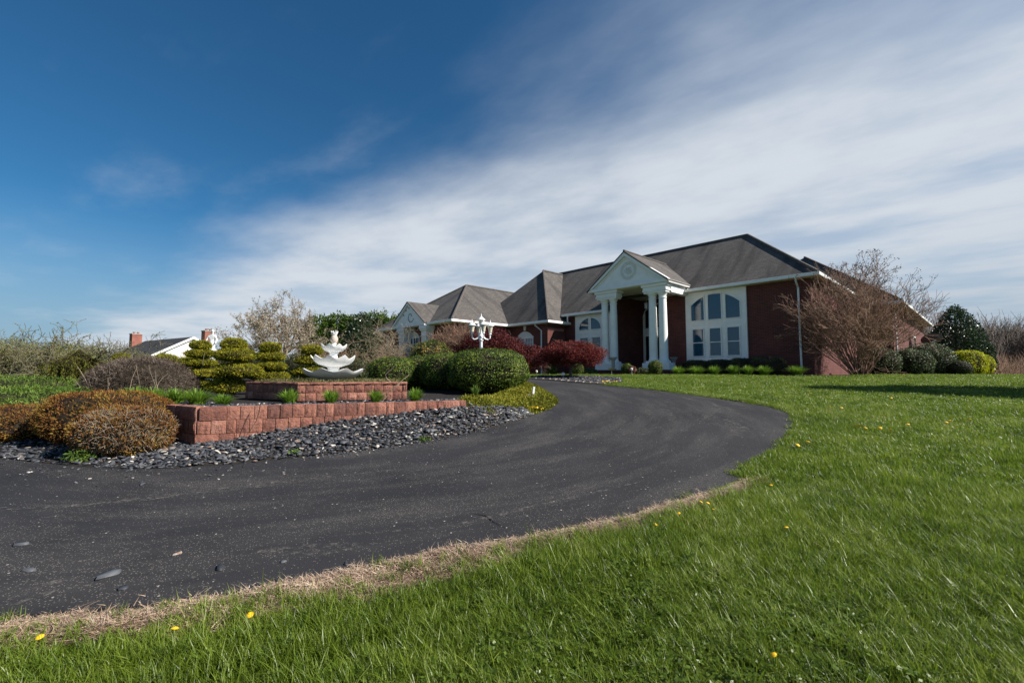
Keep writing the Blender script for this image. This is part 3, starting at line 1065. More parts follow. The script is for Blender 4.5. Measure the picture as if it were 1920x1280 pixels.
r3 = roof('roof', [
    [(-16.5, -6.9, 3.22), (-21.2, -2.2, 6.47), (-25.9, -6.9, 3.22)],
    [(-16.5, -6.9, 3.22), (-16.5, 4, 3.22), (-21.2, 4, 6.47), (-21.2, -2.2, 6.47)],
    [(-25.9, -6.9, 3.22), (-21.2, -2.2, 6.47), (-21.2, 4, 6.47), (-25.9, 4, 3.22)]])
cap(r3, [(-21.2, 3.9, 6.49), (-21.2, -2.2, 6.49)])
cap(r3, [(-21.2, -2.2, 6.49), (-16.5, -6.9, 3.25)])
cap(r3, [(-21.2, -2.2, 6.49), (-25.9, -6.9, 3.25)])
eave([(-25.9, -6.9, 3.22), (-22.9, -6.9, 3.22)])
eave([(-19.0, -6.9, 3.22), (-16.39, -6.9, 3.22)])
eave([(-16.5, -6.9, 3.22), (-16.5, -2.56, 3.22)])
soffit([(-25.9, -6.9), (-16.5, -6.9), (-16.5, -2.12), (-16.89, -2.12), (-16.89, -6.51), (-25.9, -6.51)], 3.10)

r4 = roof('roof', [
    [(1.7, 10.1, 4.07), (-4.0, 15.2, 8.44), (-9.7, 10.1, 4.07)],
    [(1.7, 10.1, 4.07), (1.7, 28.6, 4.07), (-4, 23.5, 8.44), (-4.0, 15.2, 8.44)],
    [(-9.7, 10.1, 4.07), (-4.0, 15.2, 8.44), (-4, 23.5, 8.44), (-9.7, 28.6, 4.07)],
    [(1.7, 28.6, 4.07), (-9.7, 28.6, 4.07), (-4, 23.5, 8.44)]])
cap(r4, [(-4, 15.2, 8.46), (1.7, 10.1, 4.1)])
eave([(1.7, 10.1, 4.07), (1.7, 28.6, 4.07)])
eave([(-9, 10.1, 4.07), (1.81, 10.1, 4.07)])
soffit([(-9, 10.1), (1.7, 10.1), (1.7, 28.5), (1.21, 28.5), (1.21, 10.59), (-9, 10.59)], 3.955)

# --- portico
PU0, PU1, PC = -10.42, -5.68, -8.05
ZB, ZP = 4.63, 6.46
pr = roof('roof', [
    [(PC, -2.12, ZP), (PU0 - .05, -2.12, ZB), (PU0 - .05, 2.2, ZB), (PC, 2.6, ZP)],
    [(PU1 + .05, -2.12, ZB), (PC, -2.12, ZP), (PC, 2.6, ZP), (PU1 + .05, .4, ZB)]])
cap(pr, [(PC, -2.1, ZP + .02), (PC, 2.4, ZP + .02)], .06)
ped = MB().prism([(PU0 + .12, ZB), (PU1 - .12, ZB), (PC, ZP - .14)], -1.95, -1.80).build('pediment', M['white'], house)
b = MB()
b.box(PU0, PU1, -2.06, -1.80, ZB - .10, ZB + .07)
b.build('pediment_base', M['trim'], house, bevel=.015)
for s in (-1, 1):
    x0 = PU0 if s < 0 else PU1
    b = MB()
    b.prism([(x0, ZB + .07), (x0 - s * .30, ZB + .07), (PC, ZP - .26), (PC, ZP - .05)], -2.10, -1.80)
    b.build('raking_cornice', M['trim'], house, bevel=.01)
    b = MB()
    b.prism([(x0 - s * .34, ZB + .075), (x0 - s * .46, ZB + .075), (PC, ZP - .37), (PC, ZP - .27)], -2.0, -1.94)
    b.build('raking_moulding', M['trim'], ped)
# round medallion with a raised relief
md = MB()
vs, fs = [], []
NSG = 40
prof = [(.30, .0), (.33, -.035), (.37, -.045), (.41, -.02), (.43, -.04), (.46, -.03), (.48, 0)]
for k in range(NSG):
    a = 2 * pi * k / NSG
    for r_, y_ in prof:
        vs.append((PC + .16 + r_ * cos(a), -1.95 + y_, 5.42 + r_ * sin(a)))
for k in range(NSG):
    for q in range(len(prof) - 1):
        k2 = (k + 1) % NSG
        fs.append((k * 7 + q, k2 * 7 + q, k2 * 7 + q + 1, k * 7 + q + 1))
md.add(vs, fs)
mdo = md.build('medallion', M['stucco'], ped)
rl = MB()
for k in range(11):
    a = k * 2.4
    r_ = .05 + .02 * k
    rl.tube([(PC + .16 + r_ * cos(a), -1.955, 5.42 + r_ * sin(a)), (PC + .16 + r_ * cos(a + .5) * .9, -1.985, 5.42 + r_ * sin(a + .5) * .9), (PC + .16 + r_ * cos(a + 1.1) * .8, -1.955, 5.42 + r_ * sin(a + 1.1) * .8)], .022, 6)
rl.build('relief', M['stucco'], mdo)
# soffit, side beams and gutters of the portico
hbox('portico_ceiling', PU0 + .05, PU1 - .05, -1.80, 2.35, 4.50, 4.56, 'soffit')
for u0 in (PU0 - .04, PU1 - .09):
    hbox('gutter', u0, u0 + .13, -2.0, .42 if u0 > -8 else -.3, ZB - .13, ZB + .02, 'trim', bevel=.012)
hbox('lintel', -10.05, -9.75, -1.45, -.40, 4.10, 4.49, 'white')
hbox('lintel', -6.10, -5.80, -1.45, .36, 4.10, 4.49, 'white')
for u0, u1 in ((-10.04, -8.60), (-7.17, -5.78)):
    e = MB()
    e.box(u0 + .10, u1 - .10, -1.90, -1.40, 4.07, 4.16)
    e.box(u0 + .05, u1 - .05, -1.94, -1.36, 4.16, 4.25)
    e.box(u0 + .07, u1 - .07, -1.92, -1.38, 4.25, 4.39)
    e.box(u0, u1, -1.98, -1.32, 4.39, 4.53)
    e.build('entablature', M['white'], house, bevel=.012)
    p = MB()
    p.box(u0 - .03, u1 + .03, -1.95, -1.35, .27, .60)
    p.box(u0 + .14, u1 - .14, -1.88, -1.42, .60, .70)
    p.build('plinth', M['white'], house, bevel=.015)
for cu_ in (-9.58, -9.03, -6.72, -6.17):
    b = MB()
    prof = [(.255, .70), (.255, .74), (.235, .76), (.22, .80), (.212, .84)]
    prof += [(.212 - .034 * (t_ / 10) ** 1.6, .84 + 2.95 * t_ / 10) for t_ in range(1, 11)]
    prof += [(.20, 3.80), (.20, 3.84), (.178, 3.86), (.180, 3.95), (.215, 3.99), (.235, 4.02), (.235, 4.07)]
    cl = b.lathe(prof, 28, cu_, -1.65, 0).build('column', M['white'], house, smooth=True)
hbox('porch_base', -10.2, -5.66, -2.02, -.40, -.4, .25, 'brick')
hbox('porch_base', -9.64, -5.66, -.40, .36, -.4, .25, 'brick')
hbox('porch_floor', -10.22, -5.64, -2.04, -.41, .25, .27, 'stone')
hbox('porch_floor', -9.64, -6.985, -.41, 2.34, .25, .27, 'stone')
# hanging porch lantern
b = MB().tube([(PC + .1, -.1, 4.5), (PC + .1, -.1, 4.0)], .012, 6)
b.lathe([(.02, 3.98), (.10, 3.93), (.12, 3.90), (.10, 3.62), (.05, 3.55), (.01, 3.5)], 8, PC + .1, -.1)
lo = b.build('porch_lantern', M['metal'], house)
MB().lathe([(.075, 3.64), (.09, 3.88)], 8, PC + .1, -.1).build('glass', M['lantern'], lo)


# --- windows
def arch(u0, u1, z0, fn, n=14):
    pts = [(u0, z0), (u1, z0)]
    for k in range(n + 1):
        u = u1 + (u0 - u1) * k / n
        pts.append((u, fn(u)))
    return pts


def ring_frame(poly, grow, y0, y1):
    """a picture frame round a polygon (x, z) that is convex enough."""
    n = len(poly)
    cx = sum(p[0] for p in poly) / n; cz = sum(p[1] for p in poly) / n
    a = sum(poly[i][0] * poly[(i + 1) % n][1] - poly[(i + 1) % n][0] * poly[i][1] for i in range(n))
    if a < 0: poly = poly[::-1]
    outer = []
    for i in range(n):
        p0, p1, p2 = Vector(poly[i - 1]), Vector(poly[i]), Vector(poly[(i + 1) % n])
        d1 = (p1 - p0).normalized(); d2 = (p2 - p1).normalized()
        n1 = Vector((d1.y, -d1.x)); n2 = Vector((d2.y, -d2.x))
        m = (n1 + n2); m = m / max(m.length_squared, .3) * 2
        outer.append((p1.x + m.x * grow, p1.y + m.y * grow))
    vs = [(x, y0, z) for x, z in poly] + [(x, y0, z) for x, z in outer] + [(x, y1, z) for x, z in poly] + [(x, y1, z) for x, z in outer]
    fs = []
    for i in range(n):
        k = (i + 1) % n
        fs += [(n + i, n + k, k, i), (i, k, 2 * n + k, 2 * n + i), (n + k, n + i, 3 * n + i, 3 * n + k)]
    return vs, fs


def window(poly, face, m='glass', fw=.045, rail=None, muntin=None):
    """recessed pane in a frame that stands proud of the face plane (v = face)."""
    vs, fs = ring_frame(poly, fw, face - .045, face)
    f = MB().add(vs, fs).build('window', M['trim'], house)
    pn = MB().prism(poly, face - .012, face - .004).build('pane', M[m], f)
    us = [p[0] for p in poly]
    zs = [p[1] for p in poly]
    if rail:
        MB().box(min(us), max(us), face - .036, face - .013, rail - .022, rail + .022).build('meeting_rail', M['trim'], f)
    if muntin:
        for u in muntin[0]:
            MB().box(u - .012, u + .012, face - .028, face - .0125, min(zs), max(zs)).build('muntin', M['trim'], f)
        for z in muntin[1]:
            MB().box(min(us), max(us), face - .027, face - .0127, z - .011, z + .011).build('muntin', M['trim'], f)
    return f


# right wing: white panel with three sashes under a three-part arch
hbox('window_panel', -5.90, -2.98, .30, .36, .73, 4.24, 'white')
fa = lambda u: 4.03 - .50 * min(1, abs(u + 4.44) / 1.20) ** 2.2
FP = .30
for u0, u1 in ((-5.62, -4.97), (-4.75, -4.12), (-3.90, -3.25)):
    window(arch(u0, u1, 2.77, fa), FP, fw=.035)
    window([(u0 + .05, .96), (u1 - .06, .96), (u1 - .06, 2.31), (u0 + .05, 2.31)], FP, fw=.05, rail=1.63)
    hbox('apron_panel', u0 - .03, u1 + .03, .285, .30, 2.47, 2.63, 'trim')
hbox('window_sill', -5.94, -2.94, .24, .36, .69, .73, 'trim')
hbox('panel_edge', -5.93, -5.90, .28, .36, .73, 4.24, 'trim')
hbox('panel_edge', -2.98, -2.95, .28, .36, .73, 4.24, 'trim')

# left of the portico: white panel, half-round window over sashes
hbox('window_panel', -12.60, -9.9, -.46, -.40, .7, 3.60, 'white')
cu2 = -11.48
fb = lambda u: 2.70 + .68 * sqrt(max(0.0004, 1 - ((u - cu2) / .80) ** 2))
for u0, u1 in ((-12.27, -11.58), (-11.38, -10.69)):
    window(arch(u0, u1, 2.70, fb, 18), -.46, fw=.045)
    window([(u0 + .08, .95), (u1 - .04, .95), (u1 - .04, 2.2), (u0 + .08, 2.2)], -.46, fw=.05, rail=1.58)
    hbox('apron_panel', u0, u1, -.475, -.46, 2.36, 2.52, 'trim')

# middle wing: arched-head double window with blinds
def arched_window(uc, vface, w, z0, z1, m='blind'):
    hw = w / 2
    fh = lambda u: z1 + .36 * (1 - ((u - uc) / hw) ** 2)
    MB().prism(arch(uc - hw, uc + hw, z1 + .02, fh), vface - .04, vface).build('arch_panel', M['stucco'], house)
    hbox('window_head', uc - hw - .04, uc + hw + .04, vface - .06, vface, z1 - .06, z1 + .02, 'trim')
    zm = (z0 + z1) / 2
    for s in (-1, 1):
        a_, b_ = sorted((uc + s * .06, uc + s * (hw - .06)))
        n = 2
        us = [a_ + (b_ - a_) * (k + 1) / (n + 1) for k in range(n)]
        zs = [z0 + (z1 - .1 - z0) * k / 6 for k in (1, 2, 4, 5)]
        window([(a_, z0), (b_, z0), (b_, z1 - .1), (a_, z1 - .1)], vface, m, .055, zm, (us, zs))
    hbox('window_sill', uc - hw - .06, uc + hw + .06, vface - .09, vface, z0 - .10, z0 - .05, 'trim')
    MB().prism([(uc - .07, z1 + .42), (uc + .07, z1 + .42), (uc + .11, z1 + .70), (uc - .11, z1 + .70)], vface - .05, vface).build('keystone', M['stucco'], house)


arched_window(-15.30, -2.10, 1.45, .78, 2.36)
arched_window(-21.30, -6.50, 1.52, .30, 2.47, 'glass')

# side window of the back wing
sw = MB().box(1.20, 1.235, 20.2, 21.6, 1.0, 2.75).build('window', M['trim'], house)
MB().box(1.235, 1.242, 20.3, 21.5, 1.08, 2.65).build('pane', M['dark_glass'], sw)

# --- entry: arched white surround, door and sidelights
EB = 2.35
fe = lambda u: 3.55 + .72 * sqrt(max(.0004, 1 - ((u + 8.30) / 1.28) ** 2))
MB().prism(arch(-9.58, -7.02, .27, fe, 20), EB - .05, EB).build('entry_surround', M['white'], house)
for u0, u1, z0, z1 in ((-9.40, -9.17, .62, 2.30), (-7.43, -7.20, .62, 2.30)):
    window([(u0, z0), (u1, z0), (u1, z1), (u0, z1)], EB - .05, 'dark_glass', .05)
for u0, u1 in ((-9.40, -9.02), (-8.86, -7.74), (-7.58, -7.20)):
    window(arch(u0, u1, 2.80, lambda u: fe(u) - .10), EB - .05, 'dark_glass', .05)
dr = MB().box(-9.0, -7.60, EB - .09, EB - .05, .28, 2.36).build('door', M['white'], house)
for k, (u0, u1) in enumerate(((-8.90, -8.36), (-8.24, -7.70))):
    MB().box(u0, u1, EB - .10, EB - .09, .60, 2.20).build('glass', M['dark_glass'], dr)
MB().lathe([(.01, 0), (.03, .01), (.03, .04), (.01, .05)], 10, -8.33, EB - .14, 1.25).build('handle', M['metal'], dr)

# --- left wing gable with wide pilasters
GC = -20.95
gr = roof('roof', [
    [(GC, -7.25, 4.72), (-22.98, -7.25, 3.27), (-22.98, -6.0, 3.27), (GC, -4.0, 4.72)],
    [(-18.92, -7.25, 3.27), (GC, -7.25, 4.72), (GC, -4.0, 4.72), (-18.92, -6.0, 3.27)]])
gp_ = MB().prism([(-22.8, 3.22), (-19.1, 3.22), (GC, 4.56)], -7.1, -6.95).build('pediment', M['white'], house)
hbox('pediment_base', -22.9, -19.0, -7.18, -6.6, 3.06, 3.22, 'trim', bevel=.012)
for s in (-1, 1):
    x0 = GC + s * 2.0
    MB().prism([(x0, 3.22), (x0 - s * .24, 3.22), (GC, 4.50), (GC, 4.68)], -7.22, -6.95).build('raking_cornice', M['trim'], house)
sp = [(GC + .25 + (.10 + .022 * k) * cos(k * .42), -7.11, 3.72 + (.10 + .022 * k) * sin(k * .42)) for k in range(15)]
MB().tube(sp, .028, 6).build('scroll', M['stone'], gp_)
for du, dz in ((-.3, .35), (-.62, .08), (.05, .5)):
    MB().lathe([(.0, 0), (.05, .03), (.06, .06), (.03, .10)], 8, GC + du, -7.12, 3.75 + dz).build('rosette', M['stone'], gp_)
for u0, u1 in ((-22.3, -21.5), (-19.55, -18.9)):
    b = MB()
    b.box(u0 + .06, u1 - .06, -7.05, -6.5, -.4, 2.36)
    b.box(u0 + .02, u1 - .02, -7.09, -6.5, 2.36, 2.46)
    b.box(u0 + .05, u1 - .05, -7.06, -6.5, 2.46, 2.72)
    b.box(u0 - .02, u1 + .02, -7.12, -6.5, 2.72, 2.82)
    b.box(u0 - .07, u1 + .07, -7.16, -6.5, 2.82, 3.05)
    b.build('pilaster', M['white'], house, bevel=.012)


# --- downspouts
def downspout(top, bot, off):
    u, v, z = top
    MB().tube([(u, v, z), (u, v, z - .12), (bot[0], bot[1], z - .42), (bot[0], bot[1], bot[2])], .043, 8).build('downspout', M['trim'], house, smooth=True)


downspout((-.80, -.05, 4.25), (-.80, .30, -.1), 0)
downspout((-14.05, -2.5, 3.1), (-13.85, -2.16, -.2), 0)
downspout((-25.1, -6.95, 3.1), (-24.55, -6.56, -.4), 0)
downspout((1.76, 11.0, 3.95), (1.26, 11.2, -.2), 0)
MB().tube([(-12.85, -.86, 3.6), (-12.85, -.90, 3.45), (-12.85, -.86, 3.20)], .043, 8).build('downspout', M['trim'], house)
MB().tube([(PU1 + .0, .25, 4.52), (PU1 + .0, .20, 4.42), (PU1 + .0, .0, 4.37)], .043, 8).build('downspout', M['trim'], house)
MB().tube([(PU0 + .02, -.5, 4.52), (PU0 + .02, -.62, 3.95)], .043, 8).build('downspout', M['trim'], house)
# wall lamps by the side walls
MB().lathe([(.02, 0), (.07, .03), (.09, .2), (.05, .26), (.01, .3)], 10, .0, 3.2, 1.55).build('wall_lamp', M['lantern'], house)
MB().box(-.35, .0, 3.17, 3.23, 1.80, 1.83).build('lamp_bracket', M['metal'], house)

# ================================================================== the neighbour's house
nb_ap = Vector((-38.6, 55.0, 0))
ndir = Vector((-.85, .525, 0)); npx = Vector((-.525, -.85, 0))
nb = thing('neighbour_house', 'low white gabled house with charcoal roof and two brick chimneys far behind the island', 'house', (nb_ap.x, nb_ap.y, .35), math.atan2(ndir.y, ndir.x))
# local: x along the ridge away from the gable, y toward the camera's side is +
sgn = 1 if (Vector((-ndir.y, ndir.x, 0)).dot(npx) > 0) else -1
RZ, EZ, HW, LN = 5.45, 3.1, 4.2, 13.6
ww = HW - .35
nw = MB().prism([(-ww, -.6), (ww, -.6), (ww, EZ), (-ww, EZ)], 0.35, LN - .35).build('wall', M['vinyl'], nb)
nw.rotation_euler = (0, 0, radians(-90))
gm = MB().prism([(-HW + .1, EZ), (HW - .1, EZ), (0, RZ - .06)], .28, .42).build('gable', M['white'], nb)
gm.rotation_euler = (0, 0, radians(-90))
rb = MB()
rb.plate([(0, 0, RZ), (LN, 0, RZ), (LN, sgn * HW, EZ), (0, sgn * HW, EZ)], .12)
rb.plate([(0, 0, RZ), (0, -sgn * HW, EZ), (LN, -sgn * HW, EZ), (LN, 0, RZ)], .12)
rb.build('roof', M['slate_roof'], nb)
for s in (-1, 1):
    q = MB().prism([(0, RZ + .02), (0, RZ - .26), (s * HW, EZ - .26), (s * HW, EZ + .02)], -.06, .0).build('bargeboard', M['white'], nb)
    q.rotation_euler = (0, 0, radians(-90))
MB().box(.3, .34, -HW + .2, HW - .2, EZ - .14, EZ).build('trim_board', M['white'], nb)
for (x0, y0, zt_) in ((-.95, -sgn * 1.35, 6.15), (LN - .4, sgn * 1.1, 6.25)):
    ch = MB().box(x0, x0 + .9, y0 - .55, y0 + .55, -.6, zt_).build('chimney', M['chimney'], nb)
    MB().box(x0 - .05, x0 + .95, y0 - .6, y0 + .6, zt_, zt_ + .1).build('chimney_cap', M['stone'], ch)
    for s in (-.22, .22):
        MB().lathe([(.13, 0), (.15, .22)], 10, x0 + .45, y0 + s, zt_ + .1).build('flue', M['chimney'], ch)

# ================================================================== plants
def leaves(P, N, length, width, spread, rng, out=0.0, jl=.35, tri=False, lift=0.0):
    """diamond leaves at P; lie roughly across N, or (out=1) point along N."""
    n = len(P)
    nn = norm(N + spread * rng.normal(size=(n, 3)))
    t = rng.normal(size=(n, 3))
    t = norm(t - (t * nn).sum(1)[:, None] * nn)
    if out > 0:
        a = norm(nn * out + t * (1 - out) + np.array([0, 0, lift]))
        b = norm(np.cross(a, rng.normal(size=(n, 3))))
        t, bb = a, b
    else:
        bb = np.cross(nn, t)
    L = (length * (1 + jl * rng.uniform(-1, 1, n)))[:, None]
    W = (width * (1 + jl * rng.uniform(-1, 1, n)))[:, None]
    if tri:
        V = np.stack([P - bb * W * .5, P + bb * W * .5, P + t * L], 1)
        F = np.arange(n * 3).reshape(n, 3)
        return V.reshape(-1, 3), F
    V = np.stack([P - t * L * (.5 if out == 0 else .05), P + bb * W * .5 + (t * L * .35 if out > 0 else 0), P + t * L * (.5 if out == 0 else 1), P - bb * W * .5 + (t * L * .35 if out > 0 else 0)], 1)
    F = np.arange(n * 4).reshape(n, 4)
    return V.reshape(-1, 3), F


def lump(D, seed, amp, freq):
    return 1 + amp * nz(D, freq, seed, 3)


def dome(D, rx, ry, up, dn, pw):
    """superellipsoid point for unit directions D."""
    q = np.sign(D) * np.abs(D) ** pw
    z = q[:, 2]
    return np.stack([q[:, 0] * rx, q[:, 1] * ry, np.where(z > 0, z * up, z * dn)], 1)


def sphere_mesh(nu, nv):
    vs = [(0, 0, -1)]
    for j in range(1, nv):
        a = -pi / 2 + pi * j / nv
        for i in range(nu):
            b = 2 * pi * i / nu
            vs.append((cos(a) * cos(b), cos(a) * sin(b), sin(a)))
    vs.append((0, 0, 1))
    fs = []
    for i in range(nu):
        k = (i + 1) % nu
        fs.append((0, 1 + k, 1 + i))
        fs.append((len(vs) - 1, 1 + (nv - 2) * nu + i, 1 + (nv - 2) * nu + k))
        for j in range(nv - 2):
            a, b, c, d = 1 + j * nu + i, 1 + j * nu + k, 1 + (j + 1) * nu + k, 1 + (j + 1) * nu + i
            fs += [(a, b, c), (a, c, d)]
    return np.array(vs), np.array(fs)


SPH = sphere_mesh(22, 14)
SHRUB = [100]


def mass(name, parent, cx, cy, cz, rx, ry, up, dn, n, L, W, mat, spread=.7, out=0.0, amp=.08, freq=3.0, pw=1.0, depth=.22, core=.86, inner='twig_dark', lift=0.0, zmin=-.75, tilt=0, cull=True):
    """one clipped or natural leafy mass; coordinates are local to parent."""
    SHRUB[0] += 1
    rng = np.random.default_rng(SHRUB[0])
    seed = SHRUB[0] * 7
    D = norm(rng.normal(size=(int(n * 1.3), 3)))
    D = D[D[:, 2] > zmin][:n]
    hole = nz(D, 11, seed + 11, 2)
    D = D[(hole < .48) | (rng.uniform(size=len(D)) < .35)]
    r = lump(D, seed, amp, freq) + .035 * nz(D, 16, seed + 5, 2)
    dpt = 1 - depth * rng.uniform(0, 1, len(D)) ** 1.7 + .07 * rng.uniform(0, 1, len(D)) * (rng.uniform(size=len(D)) < .06)
    P = dome(D, rx, ry, up, dn, pw) * (r * dpt)[:, None]
    N = norm(D / np.array([rx, ry, max(up, .05)]))
    if tilt:
        P[:, 2] += P[:, 0] * tilt
    P += np.array([cx, cy, cz])
    V, F = leaves(P, N, L, W, spread, rng, out, lift=lift)
    t = np.clip(.5 + .22 * rng.normal(size=len(P)) + .28 * nz(P, 9 / max(rx, .3), seed + 3), 0, 1)
    o = link(name, np_mesh(name, V, F, t), M[mat], parent)
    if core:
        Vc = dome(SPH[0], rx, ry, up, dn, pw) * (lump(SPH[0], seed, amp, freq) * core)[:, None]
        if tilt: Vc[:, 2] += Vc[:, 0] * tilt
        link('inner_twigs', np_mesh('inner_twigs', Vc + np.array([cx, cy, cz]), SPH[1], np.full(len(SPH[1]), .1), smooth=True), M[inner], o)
    return o


def shrub(label, cat, x, y, rx, ry, h, n, L, W, mat, name='shrub', z=None, group=None, lowfrac=.42, **kw):
    z = gz(x, y) if z is None else z
    t = thing(name, label, cat, (x, y, z), 0, group)
    mass('foliage', t, 0, 0, h * lowfrac, rx, ry, h * (1 - lowfrac), h * lowfrac * 1.04, n, L, W, mat, **kw)
    return t


def tubes_np(S, sides=4):
    """S rows: p0(3) p1(3) r0 r1 -> mesh arrays."""
    S = np.asarray(S, float)
    n = len(S)
    d = norm(S[:, 3:6] - S[:, :3])
    ref = np.where(np.abs(d[:, 2:3]) < .9, np.array([[0, 0, 1.]]), np.array([[1., 0, 0]]))
    a = norm(np.cross(d, ref)); b = np.cross(d, a)
    an = 2 * pi * np.arange(sides) / sides
    ring = a[:, None, :] * np.cos(an)[None, :, None] + b[:, None, :] * np.sin(an)[None, :, None]
    V = np.concatenate([S[:, None, :3] + ring * S[:, 6, None, None], S[:, None, 3:6] + ring * S[:, 7, None, None]], 1).reshape(-1, 3)
    k = np.arange(sides); k2 = (k + 1) % sides
    f = np.stack([k, k + sides, k2 + sides, k2], 1)
    F = (f[None] + (np.arange(n) * 2 * sides)[:, None, None]).reshape(-1, 4)
    return V, F


def grow(rng, p, d, length, r, level, segs, tips, up=.15, wig=.22, kids=(2, 3), shrink=.68, rshrink=.62, spread=.55, nseg=3, droop=0.0):
    """recursive bare branches."""
    st = length / nseg
    for k in range(nseg):
        d = d + rng.normal(size=3) * wig * .5
        d[2] += up * .3 - droop * (k + 1) / nseg
        d = d / np.linalg.norm(d)
        q = p + d * st
        r2 = r * (1 - .30 * (1 if level else 1.6) / nseg * 1.0)
        segs.append((*p, *q, r, r2))
        p, r = q, r2
        if level > 0 and k < nseg - 1 and rng.uniform() < .55:
            e = d + rng.normal(size=3) * spread
            grow(rng, p, e / np.linalg.norm(e), length * shrink * .85, r * rshrink * .8, level - 1, segs, tips, up, wig, kids, shrink, rshrink, spread, nseg, droop)
    if level > 0:
        for _ in range(rng.integers(kids[0], kids[1] + 1)):
            e = d + rng.normal(size=3) * spread
            grow(rng, p, e / np.linalg.norm(e), length * shrink * rng.uniform(.8, 1.2), r * rshrink * rng.uniform(.9, 1.15), level - 1, segs, tips, up, wig, kids, shrink, rshrink, spread, nseg, droop)
    else:
        tips.append(p)


def branches(parent, segs, mat, thick=.012, least=0.0):
    S = np.array(segs)
    S[:, 6:8] = np.maximum(S[:, 6:8], least)
    big = S[:, 6] > thick
    if big.any():
        V, F = tubes_np(S[big], 6)
        link('trunk', np_mesh('trunk', V, F, smooth=True), M[mat], parent)
    V, F = tubes_np(S[~big], 3)
    link('twigs', np_mesh('twigs', V, F), M[mat], parent)


def house_xy(u, v):
    p = ORG + UX * u + VX * v
    return p.x, p.y


# ------------------------------------------------------------------ island: brown cypress mounds by the drive
def mound(label, x, y, rx, ry, h, n, seedamp=.13, bare=None, lowfrac=.5):
    z = gz(x, y) - .02
    t = thing('russet_shrub', label, 'shrub', (x, y, z), 0, 'russet mounds by the drive')
    mass('foliage', t, 0, 0, h * lowfrac, rx, ry, h * (1 - lowfrac), h * lowfrac, n, .034, .011, 'russet', spread=.55, out=.62, amp=seedamp, freq=3.5, depth=.16, core=.90, pw=.85, lift=.25, zmin=-.95)
    if bare:
        rng = np.random.default_rng(5)
        D = norm(rng.normal(size=(bare * 3, 3)) + np.array([.15, -.9, -.25]))[:bare]
        P = dome(D, rx, ry, h * (1 - lowfrac), h * lowfrac, .85) * rng.uniform(.80, 1.0, bare)[:, None] + np.array([0, 0, h * lowfrac])
        dd = norm(D * .5 + rng.normal(size=(bare, 3)) * .55 + np.array([0, 0, .35]))
        Ls = rng.uniform(.04, .13, bare)[:, None]
        V, F = tubes_np(np.concatenate([P - dd * Ls * .5, P + dd * Ls * .5, np.full((bare, 1), .0036), np.full((bare, 1), .0018)], 1), 3)
        link('bare_twigs', np_mesh('bare_twigs', V, F), M['twig_pale'], t)
    return t


mound('russet mounded cypress with bare grey twigs at the corner of the block wall', -4.60, 5.50, .47, .46, .57, 15000, bare=3600)
mound('large russet brown mounded cypress, behind the twiggy one by the drive', -5.40, 6.12, .74, .62, .67, 20000)
mound('dark russet mounded shrub cut by the left edge of the photo', -6.75, 6.25, .68, .52, .46, 12000)
# grey-brown dome
t = thing('dormant_shrub', 'grey brown dormant dome of fine shoots behind the low block wall', 'shrub', (-6.95, 8.6, .86))
mass('foliage', t, 0, 0, .10, .97, .8, .68, .25, 26000, .075, .006, 'grey_twig_leaf', spread=.5, out=.45, amp=.05, freq=3, depth=.12, core=.93, lift=.1, zmin=-.3)
rng = np.random.default_rng(31)
sg = []
for k in range(9):
    x0 = rng.uniform(-.9, .9)
    p = np.array([x0, -.6 - rng.uniform(0, .2), .15]); d = np.array([rng.normal() * .25, -.1, 1.0])
    grow(rng, p, d / np.linalg.norm(d), rng.uniform(.25, .55), .006, 0, sg, [], up=.0, wig=.25, nseg=4)
V, F = tubes_np(sg, 4)
link('stray_stems', np_mesh('stray_stems', V, F), M['twig_pale'], t)

# green juniper carpet on the left
for k, (lab, x, y, rx, ry, h) in enumerate((('low green juniper spreading behind the russet mounds', -8.0, 7.75, 1.55, .95, .50),
                                            ('green juniper spreading at the left edge, below the bare thicket', -10.2, 9.2, 1.9, 1.2, .55),
                                            ('small green juniper below the weeping spruce', -8.6, 9.5, .9, .7, .42))):
    t = thing('juniper', lab, 'juniper', (x, y, gz(x, y)), 0, 'green junipers')
    mass('foliage', t, 0, 0, .05, rx, ry, h, .1, 26000, .05, .013, 'juniper', spread=.6, out=.5, amp=.16, freq=5, depth=.25, core=.86, lift=.15, zmin=-.2)

# weeping spruce
x, y = -10.05, 10.5
t = thing('weeping_spruce', 'weeping olive green spruce with hanging shoots left of the dormant dome', 'weeping spruce', (x, y, gz(x, y)))
rng = np.random.default_rng(77)
P, N = [], []
sg = [(0, 0, 0, .05, 0, .6, .05, .045), (.05, 0, .6, .05, .05, 1.02, .045, .03)]
for k in range(150):
    a = rng.uniform(0, 2 * pi); rr = rng.uniform(.15, .62)
    top = np.array([.05, 0, 1.0 + rng.normal() * .05]); e = np.array([cos(a) * rr, sin(a) * rr, .96 - rr * .35])
    bot = e * np.array([1.12, 1.12, 0]) + np.array([0, 0, rng.uniform(.02, .35)])
    sg += [(*top, *e, .008, .006), (*e, *bot, .006, .003)]
    m = 90
    tt = rng.uniform(0, 1, m)[:, None]
    seg1 = top + (e - top) * tt; seg2 = e + (bot - e) * tt
    P.append(np.where(rng.uniform(size=(m, 1)) < .28, seg1, seg2) + rng.normal(size=(m, 3)) * .012)
    N.append(np.tile([cos(a) * .5, sin(a) * .5, -.9], (m, 1)))
P, N = np.concatenate(P), np.concatenate(N)
V, F = leaves(P, N, .06, .014, .5, rng, out=.7)
link('foliage', np_mesh('foliage', V, F, np.clip(.5 + .3 * rng.normal(size=len(P)), 0, 1)), M['weeping'], t)
